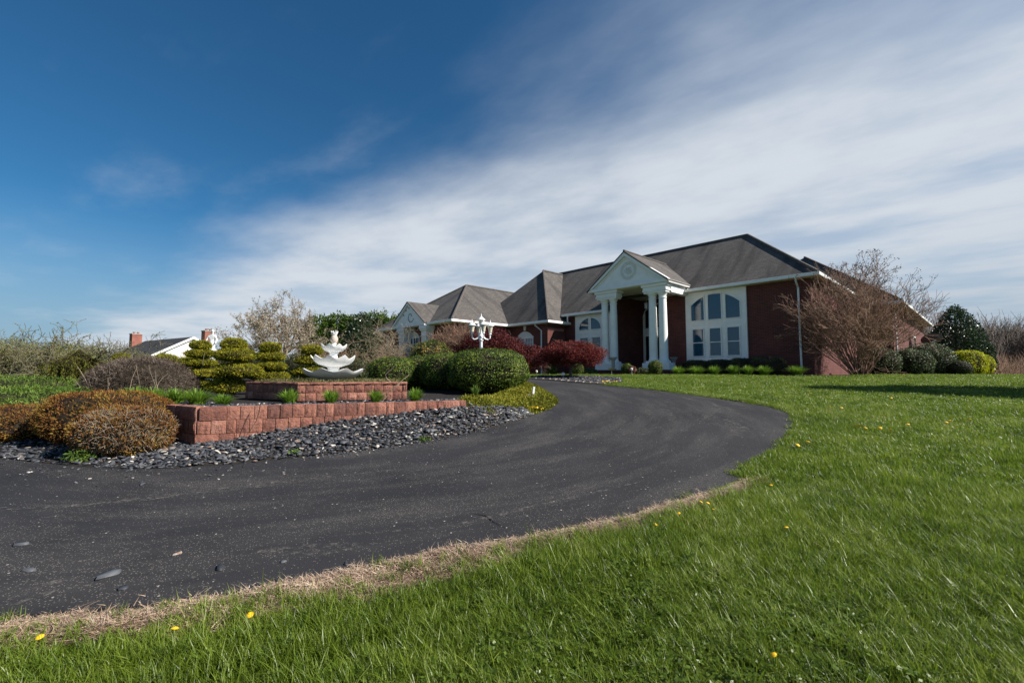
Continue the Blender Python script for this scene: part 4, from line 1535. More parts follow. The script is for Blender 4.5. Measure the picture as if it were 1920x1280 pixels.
for k in range(5):
    grow(rng, np.array([.3, 0, .85]), norm(np.array([[1, rng.normal() * .3, .25 + rng.normal() * .2]]))[0], .42, .012, 2, sg, [], up=.05, wig=.5, spread=.6)
branches(t, sg, 'twig_dark', .03)


# bare thickets at the far left
def thicket(label, x, y, w, h, n, seed, mat, bud, nb=2600, name='bare_thicket', arch=.35, lvl=3):
    t = thing(name, label, 'thicket', (x, y, gz(x, y) - .05))
    rng = np.random.default_rng(seed)
    sg, tips = [], []
    for k in range(n):
        p = np.array([rng.uniform(-.5, .5) * w, rng.uniform(-.35, .35) * w, 0])
        d = np.array([rng.normal() * .5 + p[0] / w * .6, rng.normal() * .4, 1.0]); d /= np.linalg.norm(d)
        grow(rng, p, d, h * rng.uniform(.26, .46), .012, lvl, sg, tips, up=.12, wig=.5, kids=(2, 3), shrink=.72, spread=.6, droop=arch * .25)
    branches(t, sg, mat, .011, .006)
    S_ = np.array(sg); q = rng.integers(0, len(S_), nb)
    P = S_[q, 3:6] + rng.normal(size=(nb, 3)) * .02
    V, F = leaves(P, rng.normal(size=(nb, 3)), .035, .02, .5, rng)
    link('buds', np_mesh('buds', V, F, rng.uniform(0, 1, nb)), M[bud], t)
    return t


thicket('large bare thicket of arching olive twigs at the left edge', -14.2, 13.4, 4.6, 1.75, 120, 3, 'twig_grey', 'budgreen', 42000)
thicket('smaller bare thicket between the weeping spruce and the neighbour house', -12.6, 14.3, 1.8, 1.15, 30, 4, 'twig_grey', 'budgreen', 9000)
thicket('far bare scrub showing below the neighbour house roof', -17.5, 20.5, 6.0, 1.0, 22, 8, 'twig_grey', 'budgreen', 3000)


thicket('brown dormant shrubs filling the gaps behind the topiaries', -13.0, 24.0, 7.0, 1.5, 70, 41, 'twig', 'tan_vine', 5000, 'dormant_thicket', .2, 3)
thicket('brown dormant shrubs behind the fountain, below the evergreen row', -7.6, 21.5, 4.5, 1.5, 50, 42, 'twig', 'budgreen', 5000, 'dormant_thicket', .2, 3)


for lab, x, y, rx, h, m in (('dark shrub showing between the two left topiaries, at the back of the bed', -9.5, 14.2, 1.0, .95, 'dark_box'), ('dark green shrub behind the fat rounded topiary', -7.9, 14.4, .95, .95, 'dark_box'), ('dark shrub behind the gap left of the fountain', -6.6, 14.2, .85, .90, 'dark_box'), ('dark green shrub behind the fountain', -5.3, 14.2, .9, .85, 'dark_box')):
    shrub(lab, 'shrub', x, y, rx, .6, h, 5000, .07, .02, m, 'shrub', spread=.8, out=.4, amp=.14, depth=.3, core=.82)


for lab, x, y, rx, h in (('olive rounded shrub filling the middle of the far left thicket', -13.4, 13.6, 1.5, 1.25), ('olive shrub cut by the left edge of the photo above the juniper', -15.4, 13.6, 1.3, 1.35), ('low olive shrub between the thicket and the weeping spruce', -11.7, 12.6, 1.0, .85)):
    shrub(lab, 'shrub', x, y, rx, .8, h, 14000, .06, .018, 'budgreen', 'olive_shrub', spread=.9, out=.5, amp=.2, freq=4, depth=.6, core=.62, lift=.3)


# cloud-pruned golden cypress
def topiary(label, x, y, z, tiers, n=4200):
    t = thing('golden_topiary', label, 'topiary', (x, y, z), 0, 'cloud-pruned golden cypresses')
    top = max(q[2] for q in tiers)
    MB().tube([(0, 0, -.05), (.02, .01, top * .5), (0, 0, top)], [.05, .04, .02], 7).build('trunk', M['bark'], t)
    for (dx, r, zc, hh) in tiers:
        r *= .89
        mass('foliage_tier', t, dx, 0, zc, r, r * .92, hh * .62, hh * .36, int(n * r / .33), .042, .014, 'cypress', spread=.5, out=.5, amp=.09, freq=5, pw=.92, depth=.14, core=.90, lift=.2, zmin=-1)
    return t


topiary('tallest tiered golden cypress with flat cloud tiers by the neighbour chimney', -6.72, 9.8, .86, [(0, .22, 1.08, .17), (.02, .31, .90, .16), (-.02, .37, .70, .16), (.02, .42, .48, .18), (.0, .45, .22, .20)])
topiary('fat rounded golden cypress left of the fountain wall', -5.50, 9.0, .86, [(.0, .25, 1.04, .22), (.03, .40, .83, .27), (.10, .47, .52, .28), (-.12, .40, .22, .27)])
topiary('golden cypress of four even tiers just left of the fountain', -5.48, 10.3, .86, [(0, .24, 1.06, .20), (.0, .34, .86, .18), (.02, .38, .64, .17), (.04, .40, .42, .18), (.05, .41, .18, .22)])
topiary('golden cypress half hidden behind the fountain bowls', -4.80, 10.8, .86, [(.05, .26, 1.02, .22), (0, .36, .78, .20), (-.02, .40, .52, .21), (0, .42, .24, .24)])
topiary('small golden cypress left of the dormant dome', -10.3, 12.0, .92, [(0, .20, .82, .2), (0, .30, .6, .26), (0, .34, .3, .3)], 3000)
topiary('small golden cypress top peeping over the dormant dome', -9.9, 13.0, .95, [(0, .34, .78, .28), (0, .4, .45, .3)], 3000)
topiary('small golden cypress behind the right shoulder of the dormant dome', -8.9, 12.5, .9, [(0, .30, .72, .26), (0, .36, .45, .26)], 3000)

# boxwood hedge line
BX = dict(spread=.5, amp=.055, freq=5, pw=.80, depth=.15, core=.92, zmin=-.95)
shrub('big clipped boxwood mound, rightmost of the hedge on the island', 'boxwood', -.62, 11.75, 1.04, .9, 1.13, 24000, .040, .024, 'boxwood', 'boxwood', group='clipped boxwoods', lowfrac=.46, **BX)
shrub('clipped boxwood tucked behind the left side of the big boxwood mound', 'boxwood', -1.78, 12.5, .74, .7, .98, 15000, .040, .024, 'boxwood', 'boxwood', group='clipped boxwoods', lowfrac=.46, **BX)
shrub('clipped boxwood in the middle of the hedge right of the fountain', 'boxwood', -2.52, 12.9, .72, .7, .90, 13000, .040, .024, 'boxwood', 'boxwood', group='clipped boxwoods', lowfrac=.46, **BX)
shrub('leftmost clipped boxwood, standing beside the fountain', 'boxwood', -3.25, 12.5, .66, .7, .87, 13000, .040, .024, 'boxwood', 'boxwood', group='clipped boxwoods', lowfrac=.46, **BX)

# golden creeping juniper at the tip of the island
def carpet(label, poly, h, n, L, W, mat, name, base=None, out=.55, edge=.35, cat='juniper', lump_f=5.0):
    P0 = np.array(poly)
    cx, cy = P0.mean(0)
    t = thing(name, label, cat, (cx, cy, gz(cx, cy)))
    rng = np.random.default_rng(len(poly) * 13 + n)
    lo, hi = P0.min(0), P0.max(0)
    q = rng.uniform(lo, hi, (n * 3, 2))
    q = q[inside(poly, q[:, 0], q[:, 1])][:n]
    ring = list(map(tuple, P0)) + [tuple(P0[0])]
    dd = dist_line(ring, q[:, 0], q[:, 1])
    ht = h * sstep(dd, -.05, edge) * (1 + .28 * nz(np.column_stack([q, q[:, 0] * 0]), lump_f, 5, 3))
    dp = rng.uniform(0, 1, len(q)) ** 2 * .5
    b = ground(q[:, 0], q[:, 1]) + (base(q[:, 0], q[:, 1]) if base else 0)
    P = np.column_stack([q, b + ht * (1 - dp) + .01])
    eps = .05
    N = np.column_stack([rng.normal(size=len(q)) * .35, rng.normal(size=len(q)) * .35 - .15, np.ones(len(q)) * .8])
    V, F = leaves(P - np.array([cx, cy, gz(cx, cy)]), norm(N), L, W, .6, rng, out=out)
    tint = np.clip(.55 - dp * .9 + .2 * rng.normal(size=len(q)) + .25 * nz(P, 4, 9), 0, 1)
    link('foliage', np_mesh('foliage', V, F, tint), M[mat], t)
    # woody floor under it
    G = 26
    gx_, gy_ = np.meshgrid(np.linspace(lo[0], hi[0], G), np.linspace(lo[1], hi[1], G))
    fx, fy = gx_.ravel(), gy_.ravel()
    dq = dist_line(ring, fx, fy) * np.where(inside(poly, fx, fy), 1, -1)
    z = ground(fx, fy) + (base(fx, fy) if base else 0) + h * .62 * sstep(dq, .04, edge + .05) - .03 * (dq < 0.04)
    i, j = np.meshgrid(np.arange(G - 1), np.arange(G - 1))
    a = (j * G + i).ravel()
    F2 = np.stack([a, a + 1, a + 1 + G, a + G], 1)
    F2 = F2[(dq[F2] > -.05).all(1)]
    if len(F2):
        link('woody_mat', np_mesh('woody_mat', np.column_stack([fx - cx, fy - cy, z - gz(cx, cy)]), F2, smooth=True), M['twig_dark'], t)
    return t


def bank(x, y):
    return .32 * sstep(-(x), -.3, .9) * sstep(-y, -9.3, -6.8)


carpet('golden creeping juniper carpeting the tip of the island beside the drive', [(-1.1, 7.55), (-.35, 7.25), (.15, 7.75), (.42, 8.2), (.7, 8.75), (.93, 9.5), (1.02, 10.05), (.97, 10.95), (.80, 11.95), (.45, 13.0), (-.1, 12.2), (-.4, 10.5), (-1.0, 9.0)], .17, 24000, .055, .018, 'gold_juniper', 'creeping_juniper', base=bank)
carpet('short mossy grass on top of the upper terrace around the fountain', [(-4.72, 8.3), (-3.47, 7.5), (-2.05, 8.06), (-2.15, 8.7), (-2.3, 9.4), (-3.6, 10.0), (-4.7, 9.4)], .022, 7000, .05, .008, 'moss', 'moss_patch', base=lambda x, y: 1.185 - ground(x, y), out=.6, edge=.1, cat='moss')


# clumps of daylilies
def clump(label, x, y, z, r, h, n, seed, group, mat='lily', name='daylily_clump', w=.016):
    t = thing(name, label, 'daylily', (x, y, z), 0, group)
    rng = np.random.default_rng(seed)
    Vs, Fs, Ts = [], [], []
    off = 0
    a = rng.uniform(0, 2 * pi, n); lean = rng.uniform(.1, 1.0, n) ** .8
    L = h * rng.uniform(.75, 1.25, n)
    b0 = np.column_stack([np.cos(a), np.sin(a), np.zeros(n)]) * (r * .35 * rng.uniform(0, 1, n))[:, None]
    dirv = np.column_stack([np.cos(a), np.sin(a), np.zeros(n)])
    side = np.column_stack([-np.sin(a), np.cos(a), np.zeros(n)])
    pts = []
    for k in range(5):
        s = k / 4
        out_ = (lean * r * (s ** 1.6))[:, None] * dirv
        up_ = (L * (s - .42 * lean * s ** 2.2))[:, None] * np.array([[0, 0, 1]])
        pts.append(b0 + out_ + up_)
    for k in range(4):
        w0 = w * (1 - (k / 4) ** 2 * .8); w1 = w * (1 - ((k + 1) / 4) ** 2 * .9)
        V = np.stack([pts[k] - side * w0 * .5, pts[k] + side * w0 * .5, pts[k + 1] + side * w1 * .5, pts[k + 1] - side * w1 * .5], 1).reshape(-1, 3)
        Vs.append(V); Fs.append(np.arange(n * 4).reshape(n, 4) + off); off += n * 4
        Ts.append(rng.uniform(.25, .9, n))
    link('leaf_blades', np_mesh('leaf_blades', np.concatenate(Vs), np.concatenate(Fs), np.concatenate(Ts)), M[mat], t)
    return t


clump('bright daylily clump at the dark left corner of the upper block wall', -3.28, 6.75, .88, .19, .24, 260, 1, 'daylilies on the wall')
clump('bright daylily clump below the fountain base', -2.72, 6.88, .88, .17, .23, 240, 2, 'daylilies on the wall')
clump('bright daylily clump right of the one below the fountain', -2.08, 7.02, .88, .165, .23, 240, 3, 'daylilies on the wall')
clump('bright daylily clump at the right end of the upper block wall', -1.54, 7.30, .88, .17, .24, 240, 4, 'daylilies on the wall')
for k, (x, y, lab) in enumerate(((-5.9, 7.15, 'leftmost daylily clump, below the dormant dome'), (-5.45, 6.95, 'second daylily clump from the left along the wall top'), (-5.02, 6.85, 'third daylily clump from the left along the wall top'), (-4.55, 6.62, 'daylily clump just behind the wall corner'), (-4.1, 6.5, 'smaller daylily clump right of the wall corner'))):
    clump(lab, x, y, .88, .26 if k < 4 else .18, .26 if k < 4 else .18, 320, 20 + k, 'daylilies on the wall')
clump('blue green bulb tuft rising from the golden juniper', -.72, 9.1, gz(-.72, 9.1) + .2, .15, .26, 90, 33, None, 'juniper')

# ------------------------------------------------------------------ beds in front of the house
def tree_maple(label, x, y, spread_x, spread_y, z0, z1, n, mat, seed, L=.06, trunk_h=.5, lean=.1, depth=.42, group=None):
    z = gz(x, y)
    t = thing('red_maple', label, 'maple', (x, y, z), 0, group)
    rng = np.random.default_rng(seed)
    sg, tips = [], []
    sg += [(0, 0, -.1, .04 * lean, 0, trunk_h * .6, .07, .06), (.04 * lean, 0, trunk_h * .6, lean, .02, trunk_h, .06, .05)]
    for k in range(9):
        a = k * 2.4
        d = np.array([cos(a), sin(a) * .9, .55]); d /= np.linalg.norm(d)
        grow(rng, np.array([lean, .02, trunk_h]), d, spread_x * .42, .035, 3, sg, tips, up=.1, wig=.4, spread=.5, droop=.12)
    keep = [s for s in sg if abs(s[3]) < spread_x * .95 and abs(s[4]) < spread_y * .95 and s[5] < z1 - .08]
    branches(t, keep, 'bark', .012)
    hh = z1 - z0
    # layered pads make the crown uneven
    pads = 20
    for k in range(pads):
        a = k * 2.39996; q = sqrt((k + .5) / pads)
        cx, cy = cos(a) * q * spread_x * .70, sin(a) * q * spread_y * .70
        zt = z0 + hh * (.80 * sqrt(max(0, 1 - .80 * q * q)) + rng.uniform(-.05, .08))
        r = spread_x * .36 * rng.uniform(.8, 1.15)
        mass('crown', t, cx, cy, zt - .15 * hh, r, r * spread_y / spread_x, hh * .24, hh * .34, n // pads, L, L * .45, mat, spread=.8, out=.25, amp=.10, freq=4, depth=.6, core=0, zmin=-.8)
    mass('crown', t, 0, 0, z0 + hh * .30, spread_x * .72, spread_y * .72, hh * .42, hh * .20, n // 6, L, L * .42, mat, spread=1.0, out=.3, amp=.15, depth=.6, core=.72, inner='twig_dark')
    return t


tree_maple('bright red laceleaf maple with leaning trunk in the slate bed by the drive', 2.05, 16.0, 1.33, 1.2, .40, 1.46, 52000, 'maple', 5, L=.048, trunk_h=.5, lean=.12)
x, y = -1.05, 22.3
tree_maple('large dark red laceleaf maple behind the lamp post', x, y, 1.95, 1.6, .55, 2.45, 40000, 'maple_dark', 6, L=.08, trunk_h=.7, lean=-.1)
tree_maple('lower dark red laceleaf maple spreading right of the lamp post, below the arched window', .72, 22.6, 1.30, 1.2, .30, 1.62, 22000, 'maple_dark', 9, L=.08, trunk_h=.5)


def crape(label, x, y, n, h, spread, seed, mat='twig', seeds=500, lvl=4, name='bare_crape_myrtle', stem=.024, bias=0.0):
    t = thing(name, label, 'bare tree', (x, y, gz(x, y) - .03))
    rng = np.random.default_rng(seed)
    sg, tips = [], []
    for k in range(n):
        a = rng.uniform(0, 2 * pi)
        p = np.array([cos(a), sin(a), 0]) * rng.uniform(.02, .28)
        f = rng.uniform(.05, 1) ** .7
        d = np.array([cos(a) * f * spread + bias, sin(a) * f * spread * .8, 1.0]); d /= np.linalg.norm(d)
        grow(rng, p, d, h * rng.uniform(.30, .40), stem * rng.uniform(.7, 1.2), lvl, sg, tips, up=.20, wig=.26, kids=(2, 3), shrink=.66, rshrink=.68, spread=.42)
    branches(t, sg, mat, .010, .0055)
    tips = np.array(tips)
    if seeds:
        q = tips[np.argsort(-tips[:, 2] - rng.uniform(0, .8, len(tips)))][:seeds]
        P = np.repeat(q, 7, 0) + rng.normal(size=(len(q) * 7, 3)) * .045
        V, F = leaves(P, rng.normal(size=P.shape), .045, .035, .5, rng)
        link('seed_heads', np_mesh('seed_heads', V, F, rng.uniform(0, 1, len(P))), M['seed'], t)
    return t


crape('wide multi-stemmed bare crape myrtle at the right corner of the house', 14.65, 19.25, 48, 4.9, .92, 12, seeds=650, lvl=4, bias=-.24)
crape('smaller bare crape myrtle in front of the left wing gable', -2.75, 22.8, 24, 2.85, .55, 15, 'twig', 0, 4, stem=.024)

shrub('variegated orange and green bush below the left wing gable', 'bush', -3.62, 20.4, .92, .8, 1.62, 9000, .07, .042, 'variegated', 'variegated_bush', spread=.9, amp=.16, freq=4, depth=.35, core=.8, zmin=-.9)
thicket('tan dry vine thicket at the left end of the house', -7.75, 27.2, 1.3, 3.4, 40, 18, 'twig_pale', 'tan_vine', 9000, 'dry_vine', .5, 3)

GRP = 'round boxwood balls by the porch'
for lab, u, v, r, h in (('boxwood ball under the left side of the red maple', -10.96, -4.5, .27, .62), ('boxwood ball just left of the porch middle', -7.40, -3, .30, .58), ('tallest boxwood ball, in front of the right pair of columns', -5.90, -3, .34, .70), ('boxwood ball behind the maple trunk', -9.5, -4.2, .32, .60)):
    x, y = house_xy(u, v)
    shrub(lab, 'boxwood', x, y, r, r, h, 2600, .045, .028, 'boxwood', 'boxwood_ball', group=GRP, lowfrac=.5, spread=.8, amp=.06, depth=.18, core=.9, zmin=-1)
for lab, u, v, r, h, m in (('low flat green bush right of the red maple trunk', -9.5, -3.2, .42, .36, 'laurel'), ('low dark bush between the two porch boxwood balls', -6.75, -2.75, .40, .36, 'dark_box')):
    x, y = house_xy(u, v)
    shrub(lab, 'bush', x, y, r, r * .9, h, 2400, .05, .03, m, 'low_bush', spread=.8, amp=.08, depth=.2, core=.88, zmin=-.6)
x, y = house_xy(-7.0, -3.15)
shrub('rust leaved perennial beside the porch path light', 'perennial', x, y, .22, .2, .42, 700, .08, .06, 'heuchera', 'rust_perennial', spread=.9, amp=.15, depth=.5, core=.6)
GRP = 'dark yews under the front window'
for lab, u, v, r, h in (('leftmost dark clipped yew under the big white window', -4.95, -.75, .66, .74), ('second dark clipped yew under the big white window', -3.95, -.65, .64, .76), ('third dark clipped yew under the big white window', -2.95, -.65, .64, .79), ('largest dark clipped yew, right of the big white window', -1.90, -.70, .78, .86)):
    x, y = house_xy(u, v)
    shrub(lab, 'yew', x, y, r, r * .85, h, 6500, .045, .02, 'dark_box', 'clipped_yew', group=GRP, lowfrac=.5, spread=.75, amp=.05, pw=.75, depth=.15, core=.92, zmin=-1)
GRP = 'daylilies along the house bed'
for k, (lab, u, v, r) in enumerate((('daylily clump at the porch end of the house bed', -5.3, -1.9, .34), ('wide daylily clump, second along the house bed', -4.45, -1.9, .42), ('daylily clump, third along the house bed', -3.7, -1.9, .31), ('daylily clump, fourth along the house bed', -2.92, -1.9, .32), ('small daylily clump, fifth along the house bed', -2.38, -1.9, .27), ('daylily clump, sixth along the house bed', -1.80, -1.9, .33), ('daylily clump beside the corner downspout', -.85, -1.2, .42))):
    x, y = house_xy(u + .55, v - 1.15)
    clump(lab, x, y, gz(x, y), r * 1.08, .42, 340, 50 + k, GRP, w=.028)

# ------------------------------------------------------------------ right end of the house
GRP = 'laurels along the side wall'
for lab, x, y, rx, h in (('loose grey green laurel beside the crape myrtle', 16.6, 20.6, .72, 1.28), ('rounded grey green laurel, second from the crape myrtle', 18.8, 21.4, .80, 1.26), ('tallest grey green laurel, below the satellite dish', 21.8, 23.9, 1.05, 1.66), ('grey green laurel sloping down toward the yellow bushes', 21.45, 23.0, .78, 1.32)):
    shrub(lab, 'laurel', x, y, rx, .8, h, 8500, .065, .034, 'laurel', 'laurel', group=GRP, spread=.85, amp=.12, freq=4, pw=.85, depth=.22, core=.86, zmin=-.9)
shrub('low dark bush in front of the yellow bushes', 'bush', 21.75, 22.1, .50, .45, .75, 3000, .045, .022, 'dark_box', 'low_bush', spread=.8, amp=.1, depth=.2, core=.88, zmin=-.9)
shrub('bright yellow bush next to the laurels', 'yellow bush', 22.75, 22.75, .80, .6, 1.24, 7500, .06, .034, 'yellow_bush', 'yellow_bush', group='bright yellow bushes', spread=.85, amp=.07, pw=.75, depth=.2, core=.86, zmin=-.95)
shrub('bright yellow bush at the far right end of the bed', 'yellow bush', 25.55, 24.9, .52, .6, 1.14, 4500, .06, .034, 'yellow_bush', 'yellow_bush', group='bright yellow bushes', spread=.85, amp=.07, pw=.75, depth=.2, core=.86, zmin=-.95)


def conical(label, x, y, r, h, n, L, W, mat, name, seed, cat, group=None, base=.0, rag=.25, blunt=.62):
    z = gz(x, y)
    t = thing(name, label, cat, (x, y, z), 0, group)
    rng = np.random.default_rng(seed)
    MB().tube([(0, 0, -.1), (0, 0, h * .5), (0, 0, h * .96)], [r * .09, r * .06, .01], 7).build('trunk', M['bark'], t)
    zt = 1 - rng.uniform(0, 1, n) ** .62
    a = rng.uniform(0, 2 * pi, n)
    D = np.column_stack([np.cos(a), np.sin(a), zt * 3])
    prof = np.minimum(1, (1 - zt) ** blunt * 1.25) * np.minimum(1, .75 + zt * 3)
    rr = r * prof * (1 + rag * nz(D, 4.5, seed, 3)) * (1 - .55 * rng.uniform(0, 1, n) ** 2)
    P = np.column_stack([np.cos(a) * rr, np.sin(a) * rr, base + zt * (h - base) * (1 + .02 * rng.normal(size=n))])
    N = norm(np.column_stack([np.cos(a), np.sin(a), .55 * np.ones(n)]))
    V, F = leaves(P, N, L, W, .6, rng, out=.45, lift=.25)
    link('crown', np_mesh('crown', V, F, np.clip(.5 + .25 * rng.normal(size=n) + .2 * nz(P, 3, seed + 1), 0, 1)), M[mat], t)
    return t


conical('dark evergreen holly tree right of the house beside the satellite dish', 29.4, 30.0, 1.75, 4.5, 15000, .14, .07, 'holly', 'holly_tree', 3, 'holly')

# ------------------------------------------------------------------ trees behind the island
def blossom_tree(label, x, y, h, w, seed):
    t = thing('budding_tree', label, 'tree', (x, y, gz(x, y) - .1))
    rng = np.random.default_rng(seed)
    sg, tips = [], []
    sg.append((0, 0, 0, 0, 0, h * .2, .16, .13))
    for k in range(13):
        a = k * 2.4; f = .25 + .75 * (k / 12)
        d = np.array([cos(a) * f, sin(a) * f, 1.15 - .75 * f]); d /= np.linalg.norm(d)
        grow(rng, np.array([0, 0, h * .2]), d, h * .30, .07, 4, sg, tips, up=.12, wig=.3, kids=(2, 3), shrink=.68, rshrink=.58, spread=.5)
    branches(t, sg, 'twig_pale', .018, .008)
    S_ = np.array(sg); S_ = S_[S_[:, 6] < .02]
    q = rng.integers(0, len(S_), 22000)
    P = S_[q, 3:6] + rng.normal(size=(22000, 3)) * .05
    V, F = leaves(P, rng.normal(size=P.shape), .085, .05, .5, rng)
    link('buds', np_mesh('buds', V, F, rng.uniform(0, 1, len(P))), M['blossom'], t)


blossom_tree('broad pale tree in bud without leaves behind the golden topiaries', -15.3, 30.0, 5.3, 5.4, 21)
conical('rounded dark holly left of the tan vine, in front of the evergreen row', -9.0, 27.0, 1.25, 3.7, 9000, .13, .07, 'holly', 'holly_tree', 8, 'holly', rag=.12)
GRP = 'evergreen row behind the island'
for k, (px, h) in enumerate(((-17.0, 5.1), (-15.4, 5.35), (-13.8, 5.15), (-12.3, 5.5), (-10.9, 5.0), (-9.6, 5.2))):
    lab = ('leftmost arborvitae of the dark evergreen row', 'second arborvitae of the evergreen row from the left', 'third arborvitae of the evergreen row from the left', 'tallest arborvitae of the evergreen row, above the fountain', 'fifth arborvitae of the evergreen row from the left', 'rightmost arborvitae of the evergreen row, next to the house')[k]
    conical(lab, px, 40.0 + .4 * (k % 2), 1.75, h, 15000, .26, .10, 'arborvitae', 'arborvitae', 40 + k, 'arborvitae', GRP, rag=.35, blunt=.36)
GRP = 'small spruces behind the house'
for k, (x, h, lab) in enumerate(((-13.5, 6.9, 'thin spruce top left of the gable, tallest of three'), (-12.5, 6.5, 'thin spruce top in the middle of three by the gable'), (-11.3, 6.2, 'thin spruce top nearest the gable'))):
    conical(lab, x, 48.0, .8, h, 3000, .22, .06, 'arborvitae', 'spruce', 60 + k, 'spruce', GRP, rag=.4)

# a spruce outside the view on the right throws its shadow over the lawn
conical('dense spruce standing on the lawn right of the view', 15.7, 10.5, 1.6, 6.4, 16000, .20, .08, 'arborvitae', 'spruce', 91, 'spruce', rag=.2)

# far bare woods on the right, one mass
rng = np.random.default_rng(99)
sg = []
for k in range(460):
    d_ = rng.uniform(105, 150); lat = rng.uniform(.70, 1.32)
    x, y = lat * d_, d_
    h = rng.uniform(14.5, 18.5)
    z = gz(x, y)
    p = np.array([x, y, z - .3]); lean = rng.normal(size=2) * .03
    top = p + np.array([lean[0] * h, lean[1] * h, h * .6])
    sg.append((*p, *top, .16, .10))
    for b in range(15):
        f = rng.uniform(.3, 1)
        q = p + (top - p) * f
        a = rng.uniform(0, 2 * pi)
        e = q + np.array([cos(a) * rng.uniform(.08, .2), sin(a) * .12, rng.uniform(.2, .42)]) * h
        sg.append((*q, *e, .08, .045))
        for c in range(4):
            f2 = rng.uniform(.35, 1)
            q2 = q + (e - q) * f2
            e2 = q2 + (rng.normal(size=3) * .06 + np.array([0, 0, .10])) * h
            sg.append((*q2, *e2, .045, .022))
V, F = tubes_np(sg, 3)
tag(link('far_woods', np_mesh('far_woods', V, F), M['wood_far']), 'bare brown woods on the hillside beyond the right end of the house', 'woods', kind='stuff')
sg = []
for k in range(2600):
    d_ = rng.uniform(62, 100); lat = rng.uniform(.80, 1.30)
    x, y = lat * d_, d_; z = gz(x, y)
    h = rng.uniform(2.0, 5.5)
    p = np.array([x, y, z - .2])
    for b in range(4):
        e = p + np.array([rng.normal() * .35, rng.normal() * .35, 1]) * h * rng.uniform(.5, 1)
        sg.append((*p, *e, .035, .012))
V, F = tubes_np(sg, 3)
tag(link('far_brush', np_mesh('far_brush', V, F), M['twig']), 'low tangled brown brush in front of the far woods', 'brush', kind='stuff')

# ================================================================== fountain
ft = thing('fountain', 'white three-tiered fountain of scalloped bowls with pineapple finial', 'fountain', (-3.33, 8.5, 1.20))


def bowl(r0, z0, R_, zr, amp, lobes, ph, foot):
    """scalloped bowl: outer skin from the foot to the rim and back down inside."""
    nu = lobes * 14
    prof = [(foot, 0.0, 0), (foot * 1.25, .02, 0), (R_ * .45, .10, 0), (R_ * .72, .30, .15), (R_ * .90, .62, .5), (R_, .96, 1.0), (R_ * 1.015, 1.03, 1.08), (R_ * .985, 1.05, 1.05), (R_ * .86, .70, .55), (R_ * .60, .42, .15), (R_ * .2, .32, 0)]
    vs, fs = [], []
    for (r, t, w) in prof:
        for k in range(nu):
            a = 2 * pi * k / nu + ph
            c = 1 - abs(sin(a * lobes / 2))
            s = (c ** .85) * 2 - .75
            rr = r * (1 + .045 * w * s)
            vs.append((rr * cos(a), rr * sin(a), z0 + (zr - z0) * t + amp * w * s))
    m = len(prof)
    for j in range(m - 1):
        for k in range(nu):
            k2 = (k + 1) % nu
            fs.append((j * nu + k, j * nu + k2, (j + 1) * nu + k2, (j + 1) * nu + k))
    fs.append(tuple((m - 1) * nu + k for k in range(nu)))
    fs.append(tuple(range(nu - 1, -1, -1)))
    return MB().add(vs, fs)


bowl(0, .03, .52, .20, .031, 8, .25, .20).build('lower_bowl', M['fountain'], ft, smooth=True)
MB().lathe([(.22, -.03), (.22, .05), (.16, .08), (.10, .12), (.09, .22), (.11, .25), (.09, .29)], 24).build('stem', M['fountain'], ft, smooth=True)
bowl(0, .27, .375, .44, .032, 9, .5, .11).build('middle_bowl', M['fountain'], ft, smooth=True)
MB().lathe([(.09, .36), (.07, .42), (.06, .50), (.085, .53), (.07, .56)], 20).build('stem', M['fountain'], ft, smooth=True)
bowl(0, .54, .225, .665, .024, 8, .1, .07).build('upper_bowl', M['fountain'], ft, smooth=True)
MB().lathe([(.05, .60), (.03, .68), (.045, .70), (.03, .72)], 16).build('stem', M['fountain'], ft, smooth=True)
fn = MB().lathe([(.03, .71), (.052, .73), (.066, .77), (.064, .81), (.048, .85), (.03, .87)], 18).build('finial', M['pineapple'], ft, smooth=True)
b = MB()
for k in range(8):
    a = k * pi / 4
    b.tube([(.015 * cos(a), .015 * sin(a), .86), (.04 * cos(a), .04 * sin(a), .90), (.062 * cos(a), .062 * sin(a), .94)], [.018, .02, .010], 6)
b.build('leaf_crown', M['fountain'], fn, smooth=True)

# ================================================================== lamp post
lp = thing('lamp_post', 'white garden lamp post with five cream lanterns behind the boxwood hedge', 'lamp post', (-1.02, 15.0, gz(-1.02, 15.0)), 0)
zt_ = 1.30
MB().lathe([(.13, 0), (.13, .06), (.09, .12), (.07, .3), (.055, .36), (.048, .9), (.048, zt_), (.07, zt_ + .01), (.075, zt_ + .05), (.05, zt_ + .08), (.06, zt_ + .14), (.085, zt_ + .17), (.06, zt_ + .21), (.045, zt_ + .24), (.04, zt_ + .42)], 18).build('pole', M['lamp'], lp, smooth=True)


def lantern(x, y, z, s=1.0):
    g = MB().lathe([(.055 * s, .0), (.062 * s, .06 * s), (.078 * s, .14 * s), (.105 * s, .21 * s)], 14, x, y, z).build('lantern', M['lantern'], lp, smooth=True)
    MB().lathe([(.025 * s, -.09 * s), (.05 * s, -.06 * s), (.035 * s, -.03 * s), (.06 * s, 0)], 12, x, y, z).build('socket', M['lamp'], g, smooth=True)
    MB().lathe([(.135 * s, .21 * s), (.13 * s, .225 * s), (.085 * s, .26 * s), (.05 * s, .30 * s), (.02 * s, .315 * s), (.028 * s, .335 * s), (.012 * s, .36 * s), (.003 * s, .43 * s)], 14, x, y, z).build('cap', M['lamp'], g, smooth=True)


